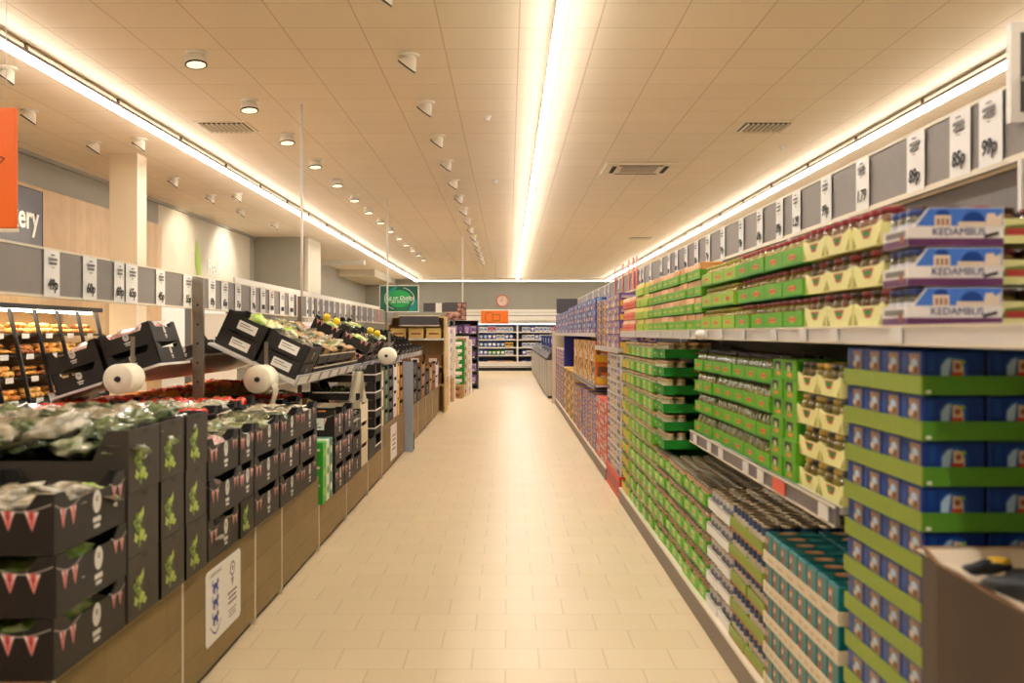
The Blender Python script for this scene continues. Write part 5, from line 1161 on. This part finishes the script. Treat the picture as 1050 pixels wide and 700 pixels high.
# clock
r = empty('wall_clock', (-.27, YF - .002, 2.86)); tag(r, 'round wall clock with orange rim high on the back wall', 'clock')
b = MB(); b.lathe([(.22, .0), (.26, .0), (.26, -.04), (.22, -.04)], 28, SALM, axis='y', cap=False); b.lathe([(.22, -.04), (.22, 0)], 28, SALM, axis='y', cap=False); b.build('rim', r)
MB().lathe([(.22, -.012), (.22, -.006)], 28, mat('clock_face', (226, 196, 176), .5), axis='y').build('face', r)
b = MB(); b.box(-.007, .007, -.02, -.014, 0, .15, INK); b.build('minute_hand', r); b = MB(); b.box(-.1, 0, -.022, -.016, -.008, .008, INK); b.build('hour_hand', r)

# ------------------------------------------------------------------ bakery display
r = empty('bakery_display', (0, 0, 0)); tag(r, 'black bakery shelving with slanted dividers against the wood wall', 'bakery display')
WB = wood_mat('bakery_base_wood', (206, 164, 108), (198, 154, 98), .5, horiz=False, plank=.6, length=2)
MB().box(XL + .065, -5.27, 8.2, 14.0, 0, .66, WB).build('base_cabinet', r)
MB().box(XL + .065, -5.2, 8.2, 14.0, .661, .70, BLACK).build('bottom_ledge', r)
MB().box(XL + .065, -5.95, 8.2, 14.0, .705, 1.74, KRAFT).build('back_panel', r)
b = MB(); b.box(XL + .065, -5.42, 8.2, 14.0, 1.745, 1.80, BLACK); b.build('canopy', r)
PL = mat('bakery_lamp', (255, 240, 214), .4); set_emit(PL, (1, .86, .62), 26)
shz = [.75, .995, 1.24, 1.47]
for i, z in enumerate(shz):
    xf = -5.42 + .22 * (1.73 - z)
    T = None
    b = MB(); b.box(-5.94, xf - .03, 8.22, 13.98, z - .03, z - .01, BLACK); b.build('shelf', r)
nb = 9
for k in range(nb + 1):
    y = 8.6 + k * .6 - .2
    b = MB(); 
    for s in (-.014,): b.prism([(-5.42, 1.74), (-5.19, .70), (-5.23, .70), (-5.46, 1.74)], lambda a, c, n, yy=y: Vector((a, yy - n, c)), .03, BLACK)
    b.build('divider', r)
    if k < nb:
        MB().box(-5.58, -5.45, y + .1, y + .52, 1.715, 1.742, PL).build('lamp', r)
BREAD = mat('bread_golden', (246, 186, 84), .5, rgb2=(190, 108, 36), nscale=14, bump=.3); BREAD2 = mat('bread_yellow', (246, 208, 120), .5, rgb2=(220, 150, 66), nscale=14, bump=.3); BREAD3 = mat('bread_brown', (214, 140, 66), .5, rgb2=(140, 76, 30), nscale=14, bump=.3)
def croissant(mt):
    b = MB(); n = 7
    pts = []
    for k in range(n):
        t = k / (n - 1) * 2 - 1; a = t * 1.2; r_ = .036 * (1 - abs(t) ** 1.7 * .72)
        b.blob(.018, .0001 + r_, r_ * .9, mt, 1, .04, k, (.06 * math.sin(a), .045 * math.cos(a) - .02, .034))
    return [('bread', b.mesh('bread'))]
bread_v = [[('bread', MB().blob(.09, .045, .035, BREAD, 2, .08, 1, (0, 0, .032)).mesh('bread'))], [('bread', MB().blob(.055, .05, .038, BREAD2, 2, .06, 2, (0, 0, .035)).mesh('bread'))], croissant(BREAD), [('bread', MB().blob(.085, .04, .032, BREAD3, 2, .08, 3, (0, 0, .03)).mesh('bread'))]]
K_BR = Kind('bread_roll', bread_v, 'bread', 'bread and pastries in the bakery display')
for si, z in enumerate(shz):
    xf = -5.42 + .22 * (1.73 - z)
    for k in range(1, nb):
        y = 8.6 + k * .6 - .2
        for j in range(4):
            for q in range(2):
                v = (k + si) % 4 if (k + j) % 5 else (k + si + 1) % 4
                K_BR.add((xf - .1 - q * .13, y + .085 + j * .125, z - .008 + (0 if q == 0 else .0)), 'bread roll, %s in bin %s from the right, %s shelf, %s row' % (nth(j + 1), nth(nb - k), ('bottom', 'third', 'second', 'top')[si], ('front', 'back')[q]), rot=(0, 0, rnd(0, 3)), var=v)
            if j % 2 == 0 or True: K_BR.add((xf - .15, y + .14 + j * .11, z + .05), 'bread roll heaped on top, %s in %s bin from the right, %s shelf' % (nth(j + 1), nth(nb - k), ('bottom', 'third', 'second', 'top')[si]), rot=(rnd(-.3, .3), rnd(-.3, .3), rnd(0, 3)), var=(k + si) % 4)
K_BT = Kind('bakery_ticket', [[('t', MB().box(0, .003, -.09, .09, -.03, .03, TICK).mesh('ticket'))]], 'price ticket', 'white tickets along the bakery shelves')
for si, z in enumerate(shz):
    for k in range(1, nb): K_BT.add((-5.42 + .22 * (1.73 - z) - .028, 8.6 + k * .6 + .1, z - .03), 'white bakery ticket, %s bin from the right, %s shelf' % (nth(nb - k), ('bottom', 'third', 'second', 'top')[si]))

# ------------------------------------------------------------------ mid-left shelving with packets (seen under the band)
r = empty('gondola_shelving', (-4.5, 15.0, 0)); tag(r, 'low white shelving with colourful packets behind the left produce rack', 'shelving')
MB().box(0, .03, 0, 16, 0, 1.72, WHITE).build('back_panel', r); MB().box(.03, .6, 0, 16, 0, .15, KICK).build('base_deck', r)
for z in (.6, 1.0, 1.42): MB().box(.031, .58, 0, 16, z - .02, z, SHELFM).build('shelf', r)
MB().box(.0, .62, -.03, -.001, 0, 1.75, WHITE).build('end_panel', r)
def packet(mt, m2):
    b = MB(); b.blob(.06, .11, .1, mt, 2, .1, 3, (0, 0, .1), 2); b.disc(0, .11, .06, .05, lambda a, c, n: Vector((.052 + n, a, c)), m2); return [('p', b.mesh('packet'))]
vio = mat('packet_violet', (150, 90, 180), .3, coat=.4); 
K_PK = Kind('snack_packet', [packet(mat('packet_blue', (60, 110, 180), .3, coat=.4), PAPER), packet(mat('packet_white', (226, 226, 230), .3, coat=.4), BLUB), packet(vio, LILA), packet(mat('packet_lilac', (196, 150, 210), .3, coat=.4), vio), packet(SALM, PAPER)], 'packet', 'packets on the shelving behind the produce rack')
for zi, z in enumerate((1.0, 1.42)):
    for i in range(64):
        y = 15.14 + i * .248; v = (i + zi) % 2 if y < 20 else (2, 3, 3, 2, 4)[(i * 3 + zi) % 5]
        K_PK.add((-4.03, y, z + .001), 'colourful packet, %s from the near end, %s shelf behind the produce rack' % (nth(i + 1), ('lower', 'upper')[zi]), rot=(0, 0, rnd(-.1, .1)), var=v)
# low produce island end between
# ------------------------------------------------------------------ far-left wooden shelf unit, posters, end caps
r = empty('wooden_shelf_unit', (-2.25, 19.4, 0)); tag(r, 'pale wooden shelf unit of cartons closing the produce aisle side', 'shelf unit')
WU = wood_mat('unit_wood', (226, 190, 130), (216, 178, 118), .6, axis='y', plank=.2, length=2)
MB().box(0, 1.08, .6, .64, 0, 1.78, WU).build('back_panel', r); MB().box(0, .03, 0, .6, 0, 1.78, WU).build('side_panel', r); MB().box(1.05, 1.08, 0, .6, 0, 1.78, WU).build('side_panel', r)
for z in (.5, .84, 1.34, 1.75): MB().box(.031, 1.049, .0, .599, z, z + .025, WU).build('shelf', r)
MB().box(.03, 1.05, -.01, -.001, 1.34, 1.375, TICK).build('shelf_rail', r)
kk = Kind('wine_carton', [[('c', (lambda b: (b.cbox(-.14, .14, 0, .3, 0, .2, .003, mat('carton_straw', (226, 196, 120), .6)), b.rect(.05, .23, .08, .11, F_my(0, -.14), BROWN), b)[2])(MB()).mesh('carton'))], [('c', (lambda b: (b.cbox(-.14, .14, 0, .3, 0, .2, .003, KRAFTD), b.rect(.05, .2, .05, .14, F_my(0, -.14), WARMW), b)[2])(MB()).mesh('carton'))]], 'carton', 'cartons on the pale wooden shelf unit')
for zi, z in enumerate((.526, .866, 1.366)):
    for i in range(3): kk.add((-2.25 + .2 + i * .33, 19.46, z), 'carton, %s from left on the %s shelf of the wooden unit' % (nth(i + 1), ('lowest', 'middle', 'top')[zi]), var=0 if zi == 2 else 1)
r = empty('header_sign', (-2.0, 19.2, 1.62)); tag(r, 'dark grey header panel with cream frame above the wooden shelf unit', 'sign')
MB().box(0, .72, 0, .02, 0, .16, DGREY).build('panel', r); b = MB(); b.box(-.02, .74, 0, .024, -.02, -.001, CREAM); b.box(-.02, .74, 0, .024, .161, .18, CREAM); b.build('frame', r); MB().box(.35, .38, .025, .19, .02, .1, STEEL).build('support', r)
r = empty('header_sign', (-1.95, 24.0, 1.96)); tag(r, 'row of dark header panels with a white price card beyond the green board', 'sign')
MB().box(0, .78, 0, .02, 0, .2, DGREY).build('panel', r); MB().box(.28, .42, -.004, -.001, -.02, .2, PAPER).build('card', r); MB().box(.3, .33, .021, .04, -1.96, .1, STEEL).build('support', r)
r = empty('poster', (-1.52, 25.0, 1.79)); tag(r, 'square photo poster of red sliced meat on a far header', 'poster')
MB().box(0, .5, 0, .02, 0, .4, mat('poster_dark_red', (110, 48, 40), .5, rgb2=(214, 170, 150), nscale=9)).build('print', r); MB().box(-.01, .51, .021, .035, -.012, .412, BLACK).build('frame', r); MB().box(.2, .24, .036, .06, -1.79, .3, STEEL).build('support', r); MB().lathe([(.02, .41), (.02, H - 1.79 - .01)], 8, WHITE, (.42, .05, 0)).build('ceiling_rod', r)

def endcap(x0, y0, w, dep, ht, label, cols, name='end_shelving'):
    r = empty(name, (x0, y0, 0)); tag(r, label, 'shelving')
    MB().box(0, w, dep, dep + .03, 0, ht, DGREY).build('back_panel', r); MB().box(0, .025, 0, dep, 0, ht, DGREY).build('side_panel', r); MB().box(w - .025, w, 0, dep, 0, ht, DGREY).build('side_panel', r)
    MB().box(0, w, 0, dep + .03, ht + .001, ht + .12, WHITE).build('header', r)
    n = 5
    for k in range(n): MB().box(.026, w - .026, 0, dep - .001, .12 + k * (ht - .15) / n, .14 + k * (ht - .15) / n, DGREY).build('shelf', r)
    return r, [.141 + k * (ht - .15) / n for k in range(n)]
r, zs = endcap(-1.56, 27.5, .76, .5, 1.8, 'dark end shelving of purple goods facing the camera', None)
def fbox(w, d, h, base, m2): b = MB(); b.cbox(-w / 2, w / 2, 0, d, 0, h, .004, base); b.rect(w * .15, w * .85, h * .3, h * .75, F_my(0, -w / 2), m2); b.rect(w * .3, w * .7, h * .1, h * .22, F_my(0, -w / 2), PAPER); return [('b', b.mesh('box'))]
kp = Kind('boxed_goods', [fbox(.15, .3, .24, PURP, LILA), fbox(.15, .3, .2, LILA, PURP), fbox(.15, .3, .24, mat('box_dark_violet', (56, 34, 76), .4), PURP)], 'box', 'purple boxes on the dark end shelving')
for zi, z in enumerate(zs):
    for i in range(4): kp.add((-1.56 + .13 + i * .168, 27.53, z + .001), 'purple box, %s from left on the %s shelf of the dark end shelving' % (nth(i + 1), ('bottom', 'fourth', 'middle', 'second', 'top')[zi]), var=(i + zi) % 3)
# stacks between 20 and 27 m at the left
far_kind = lambda nm, v, desc: Kind(nm, v, 'carton', desc)
def left_stack(x, y, w, d, h, n, z0, base, m2, desc):
    me = fbox(w, d, h - .004, base, m2)
    b2 = MB(); 
    k_ = Kind('stacked_carton', [me], 'carton', desc + ' stack at the far left')
    for i in range(n): k_.add((x, y, z0 + i * h), '%s of the far left stacks, %s layer' % (desc, layer_word(i, n)))
left_stack(-1.42, 21.0, .38, .5, .3, 2, .002, TAN, KRAFTD, 'tan carton')
left_stack(-1.42, 21.6, .38, .5, .2, 8, .002, WARMW, PURP, 'white and purple carton')
left_stack(-1.36, 22.4, .36, .5, .17, 3, .002, TAN, BRN, 'tan printed carton')
left_stack(-1.36, 22.95, .36, .4, .2, 8, .002, WARMW, LILA, 'off-white carton')
left_stack(-1.18, 24.0, .32, .5, .17, 6, .3, G2, PAPER, 'dark green carton')
left_stack(-1.25, 23.99 - .45, .42, .42, .145, 2, .002, KRAFT, BRN, 'brown base carton')
left_stack(-1.18, 24.0, .32, .5, .148, 2, .002, TAN, BRN, 'tan base carton')
left_stack(-1.1, 24.6, .3, .5, .2, 7, .002, WARMW, SALM, 'white and pink carton')
left_stack(-1.06, 25.6, .3, .5, .22, 6, .002, WARMW, RED, 'white carton with red print')
r = empty('gondola_shelving', (-1.35, 28.3, 0)); tag(r, 'dark shelving of violet packs running on to the back at left', 'shelving')
MB().box(-.03, 0, 0, 5.2, 0, 1.9, DGREY).build('back_panel', r); MB().box(0, .4, 0, 5.2, 0, .14, BLACK).build('base_deck', r)
for z in (.5, .85, 1.2, 1.55): MB().box(.001, .38, 0, 5.2, z - .02, z, SHELFM).build('shelf', r)
kq = Kind('boxed_goods', [[('b', pcart(.3, .25, .28, PURP, LILA, PAPER, 0))], [('b', pcart(.3, .25, .28, LILA, PURP, PAPER, 1))]], 'box', 'violet packs on the far left shelving')
for zi, z in enumerate((.141, .501, .851, 1.201, 1.551)):
    for i in range(16): kq.add((-.98, 28.5 + i * .315, z), 'violet pack, %s along, %s shelf of the far left shelving' % (nth(i + 1), ('bottom', 'fourth', 'middle', 'second', 'top')[zi]), rot=(0, 0, math.pi), var=(i + zi) % 2)

# ------------------------------------------------------------------ far fridges
r = empty('display_fridge', (-2.2, 41.0, 0)); tag(r, 'long white multideck fridge with blue and white products at the back', 'fridge')
FG = mat('fridge_interior', (96, 108, 140), .4); FW = 5.2
MB().box(0, FW, 1.0, 1.06, 0, 2.0, FG).build('back_panel', r); MB().box(0, FW, 0, 1.0, .0, .12, BLACK).build('plinth', r)
MB().box(0, FW, -.03, .98, .121, .20, FG).build('deck', r); b = MB(); b.box(0, FW, -.06, -.031, .13, .22, WHITE); b.box(0, FW, -.07, -.061, .16, .18, DGREY); b.box(0, FW, -.06, -.031, .221, .36, WARMW); b.build('front_bumper', r)
MB().box(0, FW, .2, 1.05, 1.85, 1.95, WHITE).build('canopy', r)
FL = mat('fridge_light', (235, 242, 255), .4); set_emit(FL, (.85, .92, 1), 3)
MB().box(.05, FW - .05, .21, .25, 1.81, 1.848, FL).build('fridge_lamp', r)
b = MB(); b.box(0, 9.2, -.001, .12, 1.96, 2.16, WHITE); b.box(0, 9.2, -.012, -.002, 2.15, 2.17, BLACK); b.box(0, 9.2, -.001, .12, 2.171, 2.40, WHITE); b.box(0, 9.2, -.01, -.0015, 2.28, 2.292, LINE); b.build('fascia', r)
zsf = [.205, .62, .93, 1.24, 1.54]
for z in zsf[1:]: b = MB(); b.box(0.02, FW - .02, .15, .99, z - .03, z - .01, FG); b.box(0.02, FW - .02, .135, .149, z - .055, z - .005, TICK); b.build('shelf', r)
for x in (2.55, ): MB().box(x - .03, x + .03, -.0, .98, .2, 1.84, WHITE).build('divider', r)
fb = [fbox(.15, .2, .2, BLUB, PAPER), fbox(.15, .2, .17, WARMW, SKYB), fbox(.15, .2, .2, NAVY, PALEB), fbox(.15, .2, .18, YELB, BRN), fbox(.15, .2, .18, G3, YELB), fbox(.15, .2, .18, G2, PAPER), fbox(.15, .2, .2, LILA, RED)]
kf = Kind('dairy_carton', fb, 'carton', 'chilled cartons in the back fridge')
pats = [[2, 3, 3, 2, 3, 6, 3, 2, 4, 4, 0], [2, 6, 1, 0, 5, 5, 1, 2], [0, 2, 3, 2, 0, 2, 3, 2], [0, 0, 1, 2, 0, 1, 0], [2, 1, 6, 1, 6, 1, 1]]
for zi, z in enumerate(zsf):
    for i in range(30):
        x = .12 + i * .168
        if abs(x - 2.55) < .1: continue
        v = pats[zi][(i // 2) % len(pats[zi])] if x < 2.5 else (1, 1, 0, 1, 1)[(i + zi) % 5]
        kf.add((-2.2 + x, 41.2, z + .001), 'chilled carton, %s from left on the %s shelf of the back fridge' % (nth(i + 1), ('bottom', 'fourth', 'middle', 'second', 'top')[zi]), var=v)
# chest freezers at right
r = empty('chest_freezer', (.86, 23.6, 0)); tag(r, 'row of grey chest freezers with dark glass tops at the far right', 'freezer')
MB().box(0, .9, 0, 15.5, .06, .86, mat('freezer_side', (168, 160, 148), .45)).build('cabinet', r); MB().box(.03, .87, .02, 15.4, .0, .059, BLACK).build('plinth', r)
b = MB(); b.box(-.02, .92, -.02, 15.52, .861, .91, BLACK); b.build('rim', r)
b = MB(); b.prism([(0, 0), (.88, 0), (.88, .18), (.06, .12)], lambda a, c, n: Vector((a + .01, 15.5 + n, c + .911)), 15.5, mat('freezer_glass_dark', (34, 36, 44), .1, coat=.5)); b.build('glass_lid', r)
for k in range(12): MB().box(-.008, -.0005, .6 + k * 1.25, .63 + k * 1.25, .06, .86, WHITE).build('joint_strip', r)
kz = Kind('freezer_box', [fbox(.3, .5, .3, NAVY, PALEB), fbox(.3, .5, .26, mat('box_black', (30, 30, 36), .4), BLUB)], 'box', 'dark boxes stacked on the chest freezers')
for i in range(10): kz.add((1.35 + (i % 2) * .35 - .1, 26.0 + (i // 2) * 2.2, 1.093), 'dark blue box standing on the chest freezers, %s from the near end' % nth(i + 1), var=i % 2)

# ------------------------------------------------------------------ flush kinds
for k_ in Kind.all: k_.flush()

# ------------------------------------------------------------------ camera, world, view
cam = bpy.data.cameras.new('camera'); co = bpy.data.objects.new('camera', cam); C.objects.link(co)
co.location = (0, 0, CAMZ); co.rotation_euler = (R(90), 0, 0)
cam.sensor_width = 36; cam.lens = 36 * 1075 / 1050
cam.shift_x = (525 - 521.5) / 1050; cam.shift_y = -(350 - 341.5) / 1050
cam.clip_start = .05; cam.clip_end = 200
cam.dof.use_dof = True; cam.dof.focus_distance = 12; cam.dof.aperture_fstop = 3.2
SC.camera = co
w = bpy.data.worlds.new('world'); SC.world = w; w.use_nodes = True
w.node_tree.nodes['Background'].inputs[0].default_value = (1, .9, .78, 1); w.node_tree.nodes['Background'].inputs[1].default_value = .05
SC.view_settings.view_transform = 'Standard'; SC.view_settings.look = 'None'; SC.view_settings.gamma = 1; SC.view_settings.use_curve_mapping = False
SC.view_settings.exposure = 0
